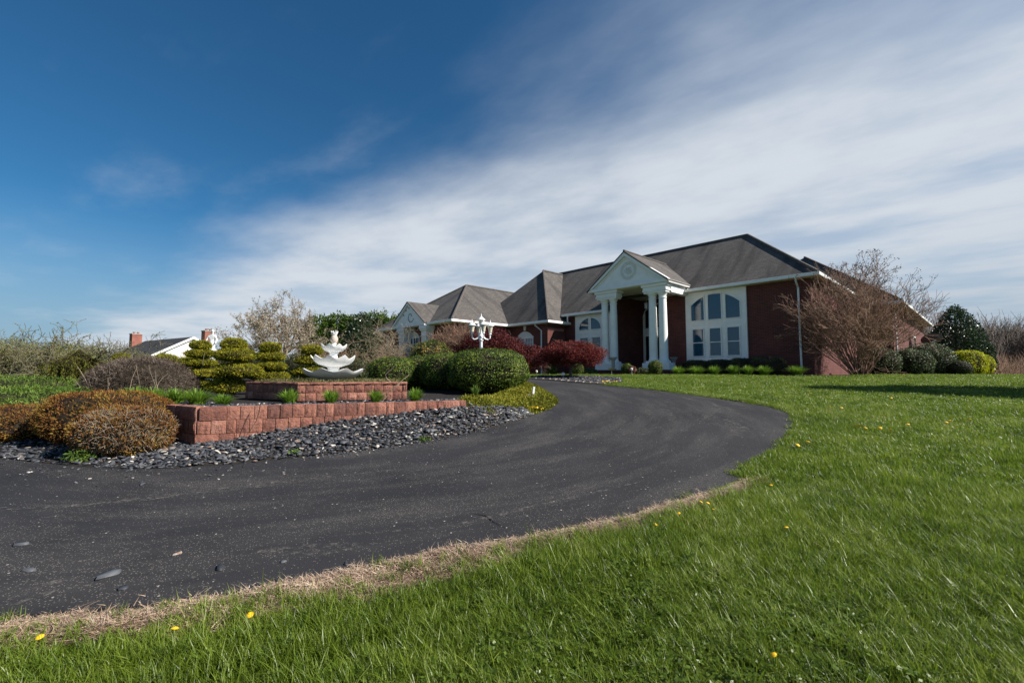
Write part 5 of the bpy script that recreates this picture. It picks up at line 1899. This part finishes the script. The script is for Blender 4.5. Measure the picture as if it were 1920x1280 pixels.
for k in range(4):
    a = k * pi / 2 + .31
    dx, dy = cos(a), sin(a)
    MB().tube([(dx * .05, dy * .05, zt_ + .17), (dx * .14, dy * .14, zt_ + .08), (dx * .24, dy * .24, zt_ + .05), (dx * .30, dy * .30, zt_ + .10), (dx * .31, dy * .31, zt_ + .22)], .022, 8).build('arm', M['lamp'], lp, smooth=True)
    lantern(dx * .31, dy * .31, zt_ + .30, 1.0)
lantern(0, 0, zt_ + .48, 1.05)


# ================================================================== urns, bird bath, lights
def urn(label, x, y, z, s=1.0):
    t = thing('urn', label, 'urn', (x, y, z), 0, 'stone urns by the porch')
    MB().lathe([(.16 * s, 0), (.16 * s, .05 * s), (.12 * s, .07 * s), (.085 * s, .11 * s), (.085 * s, .38 * s), (.11 * s, .41 * s), (.10 * s, .43 * s)], 16).build('pedestal', M['stone'], t, smooth=True)
    MB().lathe([(.06 * s, .43 * s), (.09 * s, .46 * s), (.14 * s, .52 * s), (.17 * s, .58 * s), (.205 * s, .62 * s), (.205 * s, .645 * s), (.15 * s, .62 * s), (.05 * s, .58 * s)], 18).build('bowl', M['stone'], t, smooth=True)


x, y = house_xy(-6.42, -.15); urn('stone urn on the porch base right of the columns', x, y, 1.27 + .27)
x, y = house_xy(-8.50, -2.55); urn('stone urn in front of the left column plinth, partly behind the red maple', x, y, 1.27 + .27)
x, y = house_xy(-8.03, -3.4)
t = thing('bird_bath', 'small bird bath on a thin pole in front of the left columns', 'bird bath', (x, y, gz(x, y)))
MB().lathe([(.015, -.1), (.015, .26)], 8).build('pole', M['metal'], t)
MB().lathe([(.03, .24), (.12, .27), (.20, .33), (.21, .345), (.18, .335), (.05, .30)], 18).build('dish', M['stone'], t, smooth=True)


def path_light(label, x, y, h=.24):
    t = thing('garden_light', label, 'garden light', (x, y, gz(x, y)), 0, 'garden lights by the porch')
    MB().lathe([(.018, -.05), (.018, h)], 8).build('stake', M['metal'], t)
    MB().lathe([(.03, h), (.055, h + .01), (.05, h + .07), (.07, h + .075), (.02, h + .11)], 10).build('head', M['trim'], t, smooth=True)


x, y = house_xy(-6.84, -3.5); path_light('garden light in front of the rust perennial', x, y)
path_light('garden light left of the red maple trunk', 1.75, 15.6, .13)
x, y = house_xy(-11.4, -5.2); path_light('dim garden light in the dark below the lower red maple', x, y, .14)

# white marker post in the golden juniper
t = thing('marker_post', 'small white leaning marker post in the golden juniper by the drive', 'marker post', (.42, 9.6, gz(.42, 9.6)), .3)
o = MB().box(-.022, .022, -.018, .018, -.05, .36).build('post', M['trim'], t, bevel=.005)
o.rotation_euler = (0, .12, 0)
o = MB().box(-.11, -.02, -.012, .012, .06, .20).build('plate', M['stone'], t)
o.rotation_euler = (0, .1, 0)

# satellite dish
t = thing('satellite_dish', 'large brown satellite dish tilted up beside the far end of the house', 'satellite dish', (25.0, 27.0, gz(25, 27)))
MB().tube([(0, 0, -.1), (0, 0, 1.75)], .045, 10).build('pole', M['metal'], t)
pf = [(.02, .0), (.15, .02), (.30, .06), (.42, .12), (.50, .17), (.505, .175), (.49, .18), (.40, .13), (.28, .075), (.1, .03)]
dsh = MB().lathe(pf, 32).build('reflector', M['dish'], t, smooth=True)
dsh.location = (0, -.02, 2.0)
dsh.rotation_euler = (radians(-34), radians(18), 0)
MB().tube([(.0, 0, .05), (0, 0, .45)], .012, 6).build('feed_arm', M['metal'], dsh)
MB().box(-.09, .09, -.09, .09, 1.7, 2.0).build('mount', M['metal'], t)

# ------------------------------------------------------------------ white statue behind the topiaries
t = thing('statue', 'white garden statue of a draped figure with bent arm above the tallest topiary', 'statue', (-9.25, 14.0, gz(-9.25, 14.0)))
MB().lathe([(.22, -.05), (.22, .08), (.17, .12), (.14, .16), (.14, .78), (.17, .82), (.20, .86), (.20, .92)], 18).build('pedestal', M['fountain'], t, smooth=True)
me_ = bpy.data.meshes.new('figure')
pv = [(0, 0, 1.20), (0, 0, 1.32), (0, 0, 1.44), (0, 0, 1.52), (.01, -.01, 1.60), (.02, -.02, 1.66),     # pelvis..head
      (0, 0, 1.06), (0, 0, .92), (-.10, 0, 1.455), (-.15, -.02, 1.35), (-.17, -.06, 1.24), (-.08, -.10, 1.22), (.10, 0, 1.455), (.14, 0, 1.33), (.12, -.05, 1.22)]
pe = [(0, 1), (1, 2), (2, 3), (3, 4), (4, 5), (0, 6), (6, 7), (2, 8), (8, 9), (9, 10), (10, 11), (2, 12), (12, 13), (13, 14)]
me_.from_pydata(pv, pe, [])
fo = link('figure', me_, M['fountain'], t)
sk = fo.modifiers.new('skin', 'SKIN')
rad = [.085, .06, .075, .028, .048, .042, .095, .12, .036, .029, .024, .021, .036, .029, .024]
for q, r_ in enumerate(rad):
    me_.skin_vertices[0].data[q].radius = (r_, r_ * .85)
me_.skin_vertices[0].data[0].use_root = True
fo.modifiers.new('sub', 'SUBSURF').levels = 2
fo.modifiers['sub'].render_levels = 2
x, y = -11.7, 14.0
t = thing('urn', 'small white urn finial showing between the dormant dome and the neighbour roof', 'urn', (x, y, gz(x, y)))
MB().lathe([(.14, -.05), (.14, .05), (.09, .09), (.07, .4), (.10, .46)], 14).build('pedestal', M['fountain'], t, smooth=True)
MB().lathe([(.05, .46), (.06, .55), (.04, .62), (.12, .68), (.125, .74), (.06, .75)], 14).build('bowl', M['fountain'], t, smooth=True)

# ------------------------------------------------------------------ dead stems leaning on the walls
def stem(label, pts, r=.006, mat='twig_pale'):
    b = MB()
    n = len(pts)
    b.tube(pts, [r * (1 - .6 * k / (n - 1)) for k in range(n)], 6)
    o = b.build('dead_stem', M[mat])
    tag(o, label, 'stem')
    return o


stem('pale forked dead stem leaning across the right end of the upper wall', [(-2.10, 7.05, .96), (-1.95, 7.1, 1.06), (-1.80, 7.12, 1.16), (-1.70, 7.15, 1.26), (-1.62, 7.2, 1.33)], .007)
stem('second pale dead stem beside the forked one on the upper wall', [(-2.02, 7.06, .90), (-1.92, 7.1, 1.02), (-1.78, 7.13, 1.16), (-1.74, 7.2, 1.24)], .006)
stem('curved pale dead stem right of the fountain bowls', [(-2.10, 8.0, 1.18), (-2.2, 8.0, 1.27), (-2.22, 8.0, 1.33), (-2.12, 8.0, 1.42), (-2.05, 8.0, 1.50)], .008)
stem('dark thin dead stem bent down over the lower wall face', [(-3.29, 5.99, .96), (-3.28, 5.95, .86), (-3.30, 5.93, .74), (-3.36, 5.90, .62), (-3.40, 5.88, .56)], .005, 'twig_dark')
stem('tall thin dead stem standing in front of the tallest topiary', [(-6.1, 8.9, .9), (-6.08, 8.9, 1.3), (-6.02, 8.9, 1.75)], .006)

# ------------------------------------------------------------------ maple bed by the drive
bed = [(.75, 15.42), (1.25, 15.02), (1.70, 14.46), (2.26, 13.88), (2.80, 13.62), (3.5, 14.4), (3.7, 15.4), (3.2, 16.4), (2.2, 17.0), (1.0, 16.8)]
tag(drape('maple_bed', bed, M['soil'], .03, .05), kind='structure')
n_ = 1300
lo, hi = np.min(bed, 0), np.max(bed, 0)
q = R.uniform(lo, hi, (n_ * 2, 2)); q = q[inside(bed, q[:, 0], q[:, 1])][:n_]
P = np.column_stack([q, ground(q[:, 0], q[:, 1]) + .04 + R.uniform(0, .03, len(q))])
tag(link('maple_bed_slate', chips_mesh('maple_bed_slate', P, R.uniform(.03, .065, len(P)), R), M['slate']), 'dark slate chips under the bright red maple', 'slate mulch', kind='stuff')
b = MB()
edge_pts = [(.60, 15.38), (1.22, 14.94), (1.68, 14.38), (2.24, 13.80), (2.76, 13.50)]
ep = interp_poly(edge_pts, 12)
t = thing('bed_edging', 'buff stone edging strip along the front of the maple bed', 'edging', (0, 0, 0))
for k in range(11):
    (x0, y0), (x1, y1) = ep[k], ep[k + 1]
    an = math.atan2(y1 - y0, x1 - x0); Ls = math.hypot(x1 - x0, y1 - y0)
    o = MB().box(0, Ls - .012, -.05, .05, -.05, .075).build('stone', M['kerbstone'], t, bevel=.012)
    o.location = (x0, y0, gz((x0 + x1) / 2, (y0 + y1) / 2)); o.rotation_euler = (0, 0, an)

# loose slates on the drive
SL = [(-2.29, 2.66, .075, 'largest loose slate lying on the near drive'), (-2.09, 2.53, .038, 'small round slate just below the largest loose slate'), (-2.09, 2.92, .035, 'thin slate above the largest loose slate on the drive'), (-1.71, 2.75, .05, 'loose slate lying right of the two near slates'),
      (-2.80, 2.72, .05, 'flat slate at the far left of the near drive'), (-.99, 2.80, .028, 'little stone near the dry grass fringe of the drive'), (-3.41, 4.28, .05, 'reddish slate chip lying on the drive below the mounds'), (-1.37, 2.82, .03, 'small slate between the near slates and the dry fringe'), (-3.2, 3.05, .05, 'slate at the left edge of the drive')]
for x, y, s, lab in SL:
    o = link('loose_slate', cms[R.integers(0, len(cms))])
    o.location = (x, y, gz(x, y) + .018 + s * .10)
    o.scale = (s, s * .9, s * .9)
    o.rotation_euler = (R.normal(0, .04), R.normal(0, .04), R.uniform(0, 6))
    tag(o, lab, 'slate', 'loose slates on the drive')

# ------------------------------------------------------------------ weeds and small flowers
def weed(label, x, y, z, r, h, n, seed, mat='juniper'):
    t = thing('weed', label, 'weed', (x, y, z))
    mass('foliage', t, 0, 0, h * .3, r, r, h * .7, h * .3, n, .035, .02, mat, spread=.9, out=.3, depth=.8, core=0, amp=.2)
    return t


weed('green weed growing at the foot of the twiggy russet mound', -4.72, 5.06, gz(-4.72, 5.06) + .03, .13, .12, 260, 1)
weed('small pale weed in the slate below the block wall', -2.52, 5.35, gz(-2.52, 5.35) + .03, .07, .05, 70, 2, 'lily')
weed('small green weed at the edge of the slate bed near the drive', -1.15, 6.05, gz(-1.15, 6.05) + .03, .09, .04, 90, 3)


def flowers(label, x, y, z, r, n):
    t = thing('yellow_flowers', label, 'flowers', (x, y, z))
    rng = np.random.default_rng(n)
    D = rng.normal(size=(n, 3)) * np.array([r, r * .6, .015]) * .5 + np.array([0, 0, .07])
    V, F_ = leaves(D, np.tile([0, 0, 1.], (n, 1)), .035, .03, .5, rng)
    link('petals', np_mesh('petals', V, F_), M['yellow'], t)
    mass('foliage', t, 0, 0, .02, r * .8, r * .6, .05, .02, 160, .04, .02, 'juniper', core=0, depth=.8)


flowers('patch of yellow flowers at the tip of the slate bed below the marker post', .42, 8.42, gz(.42, 8.42) + .03, .14, 60)
flowers('yellow flowers at the right end of the maple bed edging', 2.95, 13.75, gz(2.95, 13.75) + .02, .30, 70)

# ------------------------------------------------------------------ marks on the drive
def dust_mat():
    m, nt, nd, ln, bs = newmat('pale_dust')
    geo = nd.new('ShaderNodeNewGeometry')
    n = tex_noise(nd, ln, geo.outputs['Position'], 16, 7, .75)
    bs.inputs['Base Color'].default_value = (.27, .24, .205, 1)
    bs.inputs['Roughness'].default_value = .95
    a = nd.new('ShaderNodeMapRange'); ln.new(n.outputs['Fac'], a.inputs[0])
    a.inputs[1].default_value = .50; a.inputs[2].default_value = .74; a.inputs[4].default_value = .55
    tr = nd.new('ShaderNodeBsdfTransparent')
    mx = nd.new('ShaderNodeMixShader')
    ln.new(a.outputs[0], mx.inputs[0]); ln.new(tr.outputs[0], mx.inputs[1]); ln.new(bs.outputs[0], mx.inputs[2])
    ln.new(mx.outputs[0], nd['Material Output'].inputs['Surface'])
    return m


M['dust'] = dust_mat()
M['crack'] = plain('crack_filler', (.008, .008, .009), .9, .2, 20, .1)


def streak(name, pts, w, mat, lift):
    pts = interp_poly(pts, 26)
    tn = norm(np.gradient(pts, axis=0))
    nm = np.column_stack([-tn[:, 1], tn[:, 0]])
    ww = w * (1 + .5 * nz(np.column_stack([pts, pts[:, :1] * 0]), 5, 3, 2))[:, None] * np.sin(np.linspace(.15, pi - .15, len(pts)))[:, None]
    a, b_ = pts + nm * ww, pts - nm * ww
    V = np.concatenate([np.column_stack([q, ground(q[:, 0], q[:, 1]) + lift]) for q in (a, b_)])
    k = np.arange(len(pts) - 1)
    o = link(name, np_mesh(name, V, np.stack([k, k + len(pts), k + 1 + len(pts), k + 1], 1)[:, ::-1]), M[mat])
    return tag(o, kind='structure')


for pts, w in (([(2.98, 10.66), (3.9, 10.2), (4.21, 9.7), (4.09, 9.25), (4.18, 8.57), (4.6, 8.1)], .05), ([(4.1, 9.1), (4.5, 8.8), (4.75, 8.6)], .04), ([(4.01, 8.83), (3.5, 8.2), (3.06, 7.4)], .07), ([(3.55, 7.7), (3.41, 6.91), (3.1, 6.4)], .12),
               ([(-4.6, 3.6), (-3.4, 3.75), (-2.4, 4.2), (-1.2, 4.75)], .05), ([(-1.3, 3.15), (-.4, 3.35), (.4, 3.85), (1.3, 4.4)], .035), ([(-1.6, 2.95), (-1.2, 2.98), (-.9, 3.05)], .10), ([(-2.55, 2.35), (-2.5, 2.5), (-2.52, 2.62)], .06),
               ([(-.6, 7.3), (.3, 8.4), (.7, 9.4)], .03)):
    streak('dust_streak', pts, w, 'dust', .024)
streak('crack', [(-.29, 3.57), (-.2, 3.53), (-.14, 3.42), (-.04, 3.30)], .007, 'crack', .023)

# slate bits strayed from the bed onto the drive
q = R.integers(10, NS - 8, 420)
outw = np.column_stack([np.gradient(o_[:, 1]), -np.gradient(o_[:, 0])]); outw /= np.linalg.norm(outw, axis=1)[:, None]
dd_ = np.abs(R.normal(size=420)) * np.where(o_[q, 0] < -2.5, .34, .10)
sp_ = o_[q, :2] + outw[q] * dd_[:, None]
P = np.column_stack([sp_, ground(sp_[:, 0], sp_[:, 1]) + .022])
tag(link('slate_scatter', chips_mesh('slate_scatter', P, R.uniform(.006, .026, len(P)), R), M['slate']), 'slate bits strayed from the bed onto the drive', 'slate chips', kind='stuff')

# ================================================================== lawn grass
def tuft_mesh(name, n, spread, h, w, mat, seed, lean=.45, segs=3, flat=0.0, wind=(-.18, .06)):
    rng = np.random.default_rng(seed)
    a = rng.uniform(0, 2 * pi, n)
    b0 = np.column_stack([rng.normal(size=(n, 2)) * spread, np.zeros(n)])
    L = h * rng.uniform(.55, 1.25, n)
    dirv = np.column_stack([np.cos(a), np.sin(a), np.zeros(n)])
    side = np.column_stack([-np.sin(a + rng.normal(size=n) * .6), np.cos(a), np.zeros(n)])
    le = lean * rng.uniform(.1, 1.6, n)
    wv = np.array([wind[0], wind[1], 0])
    pts = []
    for k in range(segs + 1):
        s = k / segs
        pts.append(b0 + dirv * (L * le * s ** 1.7)[:, None] + wv * (L * s ** 1.5)[:, None] + np.column_stack([np.zeros((n, 2)), L * (s * (1 - flat) - .22 * le * s * s * (1 - flat)) + .004]))
    Vs, Fs, Ts, off = [], [], [], 0
    tint = rng.uniform(0, 1, n)
    for k in range(segs):
        w0 = w * (1 - (k / segs) ** 2); w1 = w * (1 - ((k + 1) / segs) ** 2)
        if k == segs - 1:
            V = np.stack([pts[k] - side * w0 * .5, pts[k] + side * w0 * .5, pts[k + 1]], 1)
            V = np.concatenate([V, V[:, 2:3]], 1)
        else:
            V = np.stack([pts[k] - side * w0 * .5, pts[k] + side * w0 * .5, pts[k + 1] + side * w1 * .5, pts[k + 1] - side * w1 * .5], 1)
        Vs.append(V.reshape(-1, 3)); Fs.append(np.arange(n * 4).reshape(n, 4) + off); off += 4 * n
        Ts.append(np.clip(tint * .8 + .2 * (k + .5) / segs, 0, 1))
    me = np_mesh(name, np.concatenate(Vs), np.concatenate(Fs), np.concatenate(Ts))
    me.materials.append(M[mat])
    return bpy.data.objects.new(name, me)


def clover_tuft(seed):
    rng = np.random.default_rng(seed)
    n = 26
    c = np.column_stack([rng.normal(size=(n, 2)) * .05, rng.uniform(.02, .055, n)])
    P = np.repeat(c, 3, 0)
    a = np.tile([0, 2.1, 4.2], n) + np.repeat(rng.uniform(0, 6, n), 3)
    P = P + np.column_stack([np.cos(a), np.sin(a), np.zeros(3 * n)]) * .008
    V, F = leaves(P, np.tile([0, 0, 1.0], (3 * n, 1)), .015, .014, .35, rng)
    me = np_mesh('clover', V, F, rng.uniform(0, 1, len(P)))
    me.materials.append(M['clover'])
    return bpy.data.objects.new('clover_tuft', me)


def scatter(name, P, rot, scl, idx, sources):
    me = bpy.data.meshes.new(name)
    me.vertices.add(len(P))
    me.vertices.foreach_set('co', np.asarray(P, np.float32).ravel())
    for nm, ty, dat, key in (('rot', 'FLOAT_VECTOR', rot, 'vector'), ('scl', 'FLOAT_VECTOR', scl, 'vector'), ('idx', 'INT', idx, 'value')):
        at = me.attributes.new(nm, ty, 'POINT')
        at.data.foreach_set(key, np.asarray(dat, np.int32 if ty == 'INT' else np.float32).ravel())
    o = link(name, me)
    ng = bpy.data.node_groups.new(name, 'GeometryNodeTree')
    ng.interface.new_socket('Geometry', in_out='INPUT', socket_type='NodeSocketGeometry')
    ng.interface.new_socket('Geometry', in_out='OUTPUT', socket_type='NodeSocketGeometry')
    nd, ln = ng.nodes, ng.links
    gi, go = nd.new('NodeGroupInput'), nd.new('NodeGroupOutput')
    iop = nd.new('GeometryNodeInstanceOnPoints')
    jn = nd.new('GeometryNodeJoinGeometry')
    for s in reversed(sources):
        oi = nd.new('GeometryNodeObjectInfo')
        oi.inputs['Object'].default_value = s
        oi.inputs['As Instance'].default_value = True
        ln.new(oi.outputs['Geometry'], jn.inputs[0])
    ln.new(gi.outputs[0], iop.inputs['Points'])
    ln.new(jn.outputs[0], iop.inputs['Instance'])
    iop.inputs['Pick Instance'].default_value = True

    def attr(nm, ty):
        a = nd.new('GeometryNodeInputNamedAttribute')
        a.data_type = ty
        a.inputs['Name'].default_value = nm
        return [s for s in a.outputs if s.name == 'Attribute' and s.enabled][0]
    ln.new(attr('idx', 'INT'), iop.inputs['Instance Index'])
    e2r = nd.new('FunctionNodeEulerToRotation')
    ln.new(attr('rot', 'FLOAT_VECTOR'), e2r.inputs[0])
    ln.new(e2r.outputs[0], iop.inputs['Rotation'])
    ln.new(attr('scl', 'FLOAT_VECTOR'), iop.inputs['Scale'])
    ln.new(iop.outputs[0], go.inputs[0])
    m = o.modifiers.new('scatter', 'NODES')
    m.node_group = ng
    return o


NEAR_EDGE = [p for p in OUTER if p[0] > -6 and p[1] < 13.6][0:]
BEDS_FRONT = [house_xy(-11.5, -2.9), house_xy(-5.4, -3.5), house_xy(-.3, -3.2), house_xy(1.0, -1.0), house_xy(2.2, 3.2), house_xy(5.5, 12.2), house_xy(5.5, 40), house_xy(-40, 40), house_xy(-40, -5), house_xy(-20, -6)]
tag(drape('house_bed', BEDS_FRONT, M['soil'], .014, .04), kind='structure')


def lawn_points(n, d0, d1, rng, latmax=1.42, keep=.05):
    """random points of the lawn between two distances, inside a fan wider than the view."""
    d = np.sqrt(rng.uniform(d0 ** 2, d1 ** 2, n))
    lat = rng.uniform(-latmax, latmax, n)
    x, y = lat * d, d
    wob = nz(np.column_stack([x, y, 0 * x]), 3, 3, 2) * .06
    ok = ~inside(DRIVE, x, y) & ~inside(INNER, x, y) & ~inside(bed, x, y) & ~inside(BEDS_FRONT, x, y)
    x, y = x[ok], y[ok]
    de = dist_line(OUTER, x, y)
    near_ = np.where((y < 4.6) & (x < 2.2), 1.0, 0.0)
    de = de - near_ * .20 + 1.2 * wob[ok] * near_
    thin = rng.uniform(size=len(x)) < sstep(de, .02, .16)
    return x[thin], y[thin]


rng = np.random.default_rng(123)
near = [tuft_mesh('grass_tuft', 34, .026, .070, .0036, 'grass', k, .6) for k in range(7)]
near += [tuft_mesh('grass_tuft', 12, .02, .105, .0045, 'grass', 20 + k, .8) for k in range(2)]
near += [clover_tuft(60), clover_tuft(61)]
mid = [tuft_mesh('grass_tuft', 26, .04, .070, .0065, 'grass', 30 + k, .5, 2) for k in range(6)]
far = [tuft_mesh('grass_tuft', 24, .075, .062, .011, 'grass', 40 + k, .5, 2) for k in range(5)]


def lay(name, label, x, y, src, scale, hi, cat='grass', tilt=.16, zoff=0.0, extra=None):
    n = len(x)
    P = np.column_stack([x, y, ground(x, y) + zoff])
    hgt = 1 + .38 * nz(np.column_stack([x, y, 0 * x]), 3.4, 17, 3)
    s = scale * rng.uniform(.75, 1.25, n)
    scl = np.column_stack([s, s, s * hgt * hi])
    rot = np.column_stack([rng.normal(size=n) * tilt, rng.normal(size=n) * tilt, rng.normal(size=n) * 1.5])
    idx = rng.integers(0, len(src), n) if extra is None else extra
    return tag(scatter(name, P, rot, scl, idx, src), label, cat, kind='stuff')


x, y = lawn_points(34000, .9, 4.2, rng, 1.8)
# clover gathers in patches near the camera
cl = nz(np.column_stack([x, y, 0 * x]), 2.6, 71, 2) + .5 * (y < 2.4) * (np.abs(x - .2) < 1.5)
ix = np.where((cl > .6) & (rng.uniform(size=len(x)) < .12), rng.integers(9, 11, len(x)), rng.integers(0, 9, len(x)))
lay('grass', 'lush green lawn grass with long blades at the front of the photo', x, y, near, 1.0, 1.0, extra=ix)
x, y = lawn_points(34000, 4.2, 9.0, rng, 1.5)
lay('grass', 'green lawn grass to the right of the curving drive', x, y, mid, 1.0, .92)
x, y = lawn_points(42000, 9.0, 19.5, rng, 1.45)
lay('grass', 'short lawn grass between the drive and the house', x, y, far, 1.0, .62)

# dry thatch along the near edge of the drive
edge_line = [p for p in OUTER if -4 < p[0] < 2.6 and p[1] < 4.8]
ei = interp_poly(edge_line, 400)
q = rng.integers(0, 400, 14000)
wid = .02 + .095 * (1 + nz(np.column_stack([ei[q], ei[q, :1] * 0]), 6, 8, 3))
wid = wid * np.where(ei[q, 0] > 1.3, .5, 1)
off = np.clip(.165 + rng.normal(size=14000) * wid * .5, .03, .32)
tan_ = np.gradient(ei, axis=0); tan_ = norm(tan_); nrm_ = np.column_stack([tan_[:, 1], -tan_[:, 0]])
ex_ = ei[q] + nrm_[q] * off[:, None] + rng.normal(size=(14000, 2)) * .012
straw = [tuft_mesh('straw_tuft', 18, .022, .030, .0038, 'straw', 80 + k, 1.5, 2, .80) for k in range(6)]
lay('dry_thatch', 'fringe of dead tan grass along the near edge of the drive', ex_[:, 0], ex_[:, 1], straw, 1.0, 1.0, 'dry grass', .25, .016)
# bare dusty soil under it
L_, R_ = [], []
for k in range(0, 400, 4):
    w_ = .10 + .07 * float(nz(np.array([[ei[k, 0], ei[k, 1], 0]]), 5, 9, 2)[0])
    if ei[k, 0] > 1.3: w_ *= .6
    L_.append(tuple(ei[k] + nrm_[k] * (.16 + w_))); R_.append(tuple(ei[k] + nrm_[k] * (.08 - w_ * .3)))
tag(drape('soil_strip', L_ + R_[::-1], M['soil_pale'], .026, .03), kind='structure')
# longer blades hanging over the edge here and there
q = rng.integers(0, 400, 260)
ex2 = ei[q] + nrm_[q] * (rng.normal(size=260) * .08 + .23)[:, None]
lay('edge_grass', 'scattered green tufts growing through the dead fringe of the drive', ex2[:, 0], ex2[:, 1], near[:9], .9, 1.0, 'grass', .2, .016)
# pale fringe further along the right edge of the drive
e3 = interp_poly([p for p in OUTER if p[0] > 2.2 and p[1] > 4.5 and p[1] < 13.6], 300)
q = rng.integers(0, 300, 220)
e3p = e3[q] + rng.normal(size=(220, 2)) * .04
q = rng.integers(0, 300, 1500)
e3g = e3[q] + rng.normal(size=(1500, 2)) * .05
lay('edge_grass', 'grass leaning over the edge along the curve of the drive', e3g[:, 0], e3g[:, 1], mid, .8, .9, 'grass', .25, .012)
lay('dry_thatch', 'thin pale fringe of dry grass where the lawn meets the curve of the drive', e3p[:, 0], e3p[:, 1], straw, 1.2, 1.1, 'dry grass', .25, .012)

# dandelions
DAN = [(5.09, 6.8), (5.21, 6.88), (5.15, 6.7), (5.29, 6.61), (5.38, 6.54), (5.95, 6.91), (6.74, 7.13), (6.83, 7.17), (7.33, 7.35), (6.07, 8.76), (6.2, 8.63), (3.47, 5.6), (3.73, 5.81), (1.56, 3.84), (1.60, 3.80), (1.60, 3.70), (1.28, 3.58), (1.05, 3.42), (2.40, 4.30), (1.95, 3.32), (1.11, 2.02), (-1.58, 2.22), (-1.29, 2.33), (-2.16, 2.17), (8.2, 9.9), (9.6, 11.8), (7.1, 10.9), (11.0, 12.6)]
DAN_LAB = {0: 'dandelion at the left of the yellow cluster on the right lawn', 1: 'dandelion at the back of the yellow cluster on the right lawn', 2: 'dandelion at the front of the yellow cluster on the right lawn',
           3: 'dandelion just right of the yellow cluster on the right lawn', 4: 'second dandelion right of the yellow cluster on the right lawn', 5: 'lone dandelion further right of the yellow cluster',
           11: 'dandelion at the lawn edge where the drive curves', 12: 'dandelion a hand right of the one at the curving drive edge', 13: 'left one of the dandelion pair at the end of the dry fringe', 14: 'right one of the dandelion pair at the end of the dry fringe',
           15: 'dandelion just below the pair at the end of the dry fringe', 16: 'dandelion by the drive edge, left of the pair at the fringe end', 17: 'leftmost dandelion at the right end of the dry fringe', 18: 'dandelion standing between the fringe end and the curve of the drive', 19: 'lone dandelion in the middle of the near lawn',
           20: 'dandelion nearest the bottom right of the photo', 21: 'middle one of the three dandelions below the left dry fringe', 22: 'right one of the three dandelions below the left dry fringe', 23: 'leftmost dandelion, at the bottom left by the dry fringe'}
hm = MB()
hm.lathe([(.004, -.012), (.010, -.006), (.021, .0), (.024, .004), (.016, .010), (.004, .012)], 12)
for k in range(16):
    a = k * pi / 8
    hm.add([(.010 * cos(a - .3), .010 * sin(a - .3), .004), (.031 * cos(a), .031 * sin(a), .003), (.010 * cos(a + .3), .010 * sin(a + .3), .006)], [(0, 1, 2)])
first = None
for k, (x, y) in enumerate(DAN):
    f_ = .955 if y < 4.6 else .985      # the flower stands a little above the ground
    x, y = x * f_, y * f_
    z = gz(x, y)
    t = thing('dandelion', DAN_LAB.get(k, 'tiny yellow dandelion far out on the lawn right of the curving drive'), 'dandelion', (x, y, z), random.uniform(0, 6), 'dandelions in the lawn')
    hgt = random.uniform(.055, .08) + (.025 if y > 4.6 else 0)
    if first is None:
        fo_ = hm.build('flower_head', M['yellow'], t)
        so_ = MB().tube([(0, 0, 0), (.004, .002, .5), (0, 0, 1)], [.0028, .0025, .0022], 5).build('stalk', M['stalk'], t)
        first = (fo_, so_)
    else:
        fo_ = first[0].copy(); C.objects.link(fo_); fo_.parent = t
        so_ = first[1].copy(); C.objects.link(so_); so_.parent = t
    fo_.scale = (.62 if y < 4.6 else 1.0,) * 3
    fo_.location = (0, 0, hgt)
    fo_.rotation_euler = (random.uniform(-.4, .4) + .3, random.uniform(-.3, .3), 0)
    so_.scale = (1, 1, hgt)
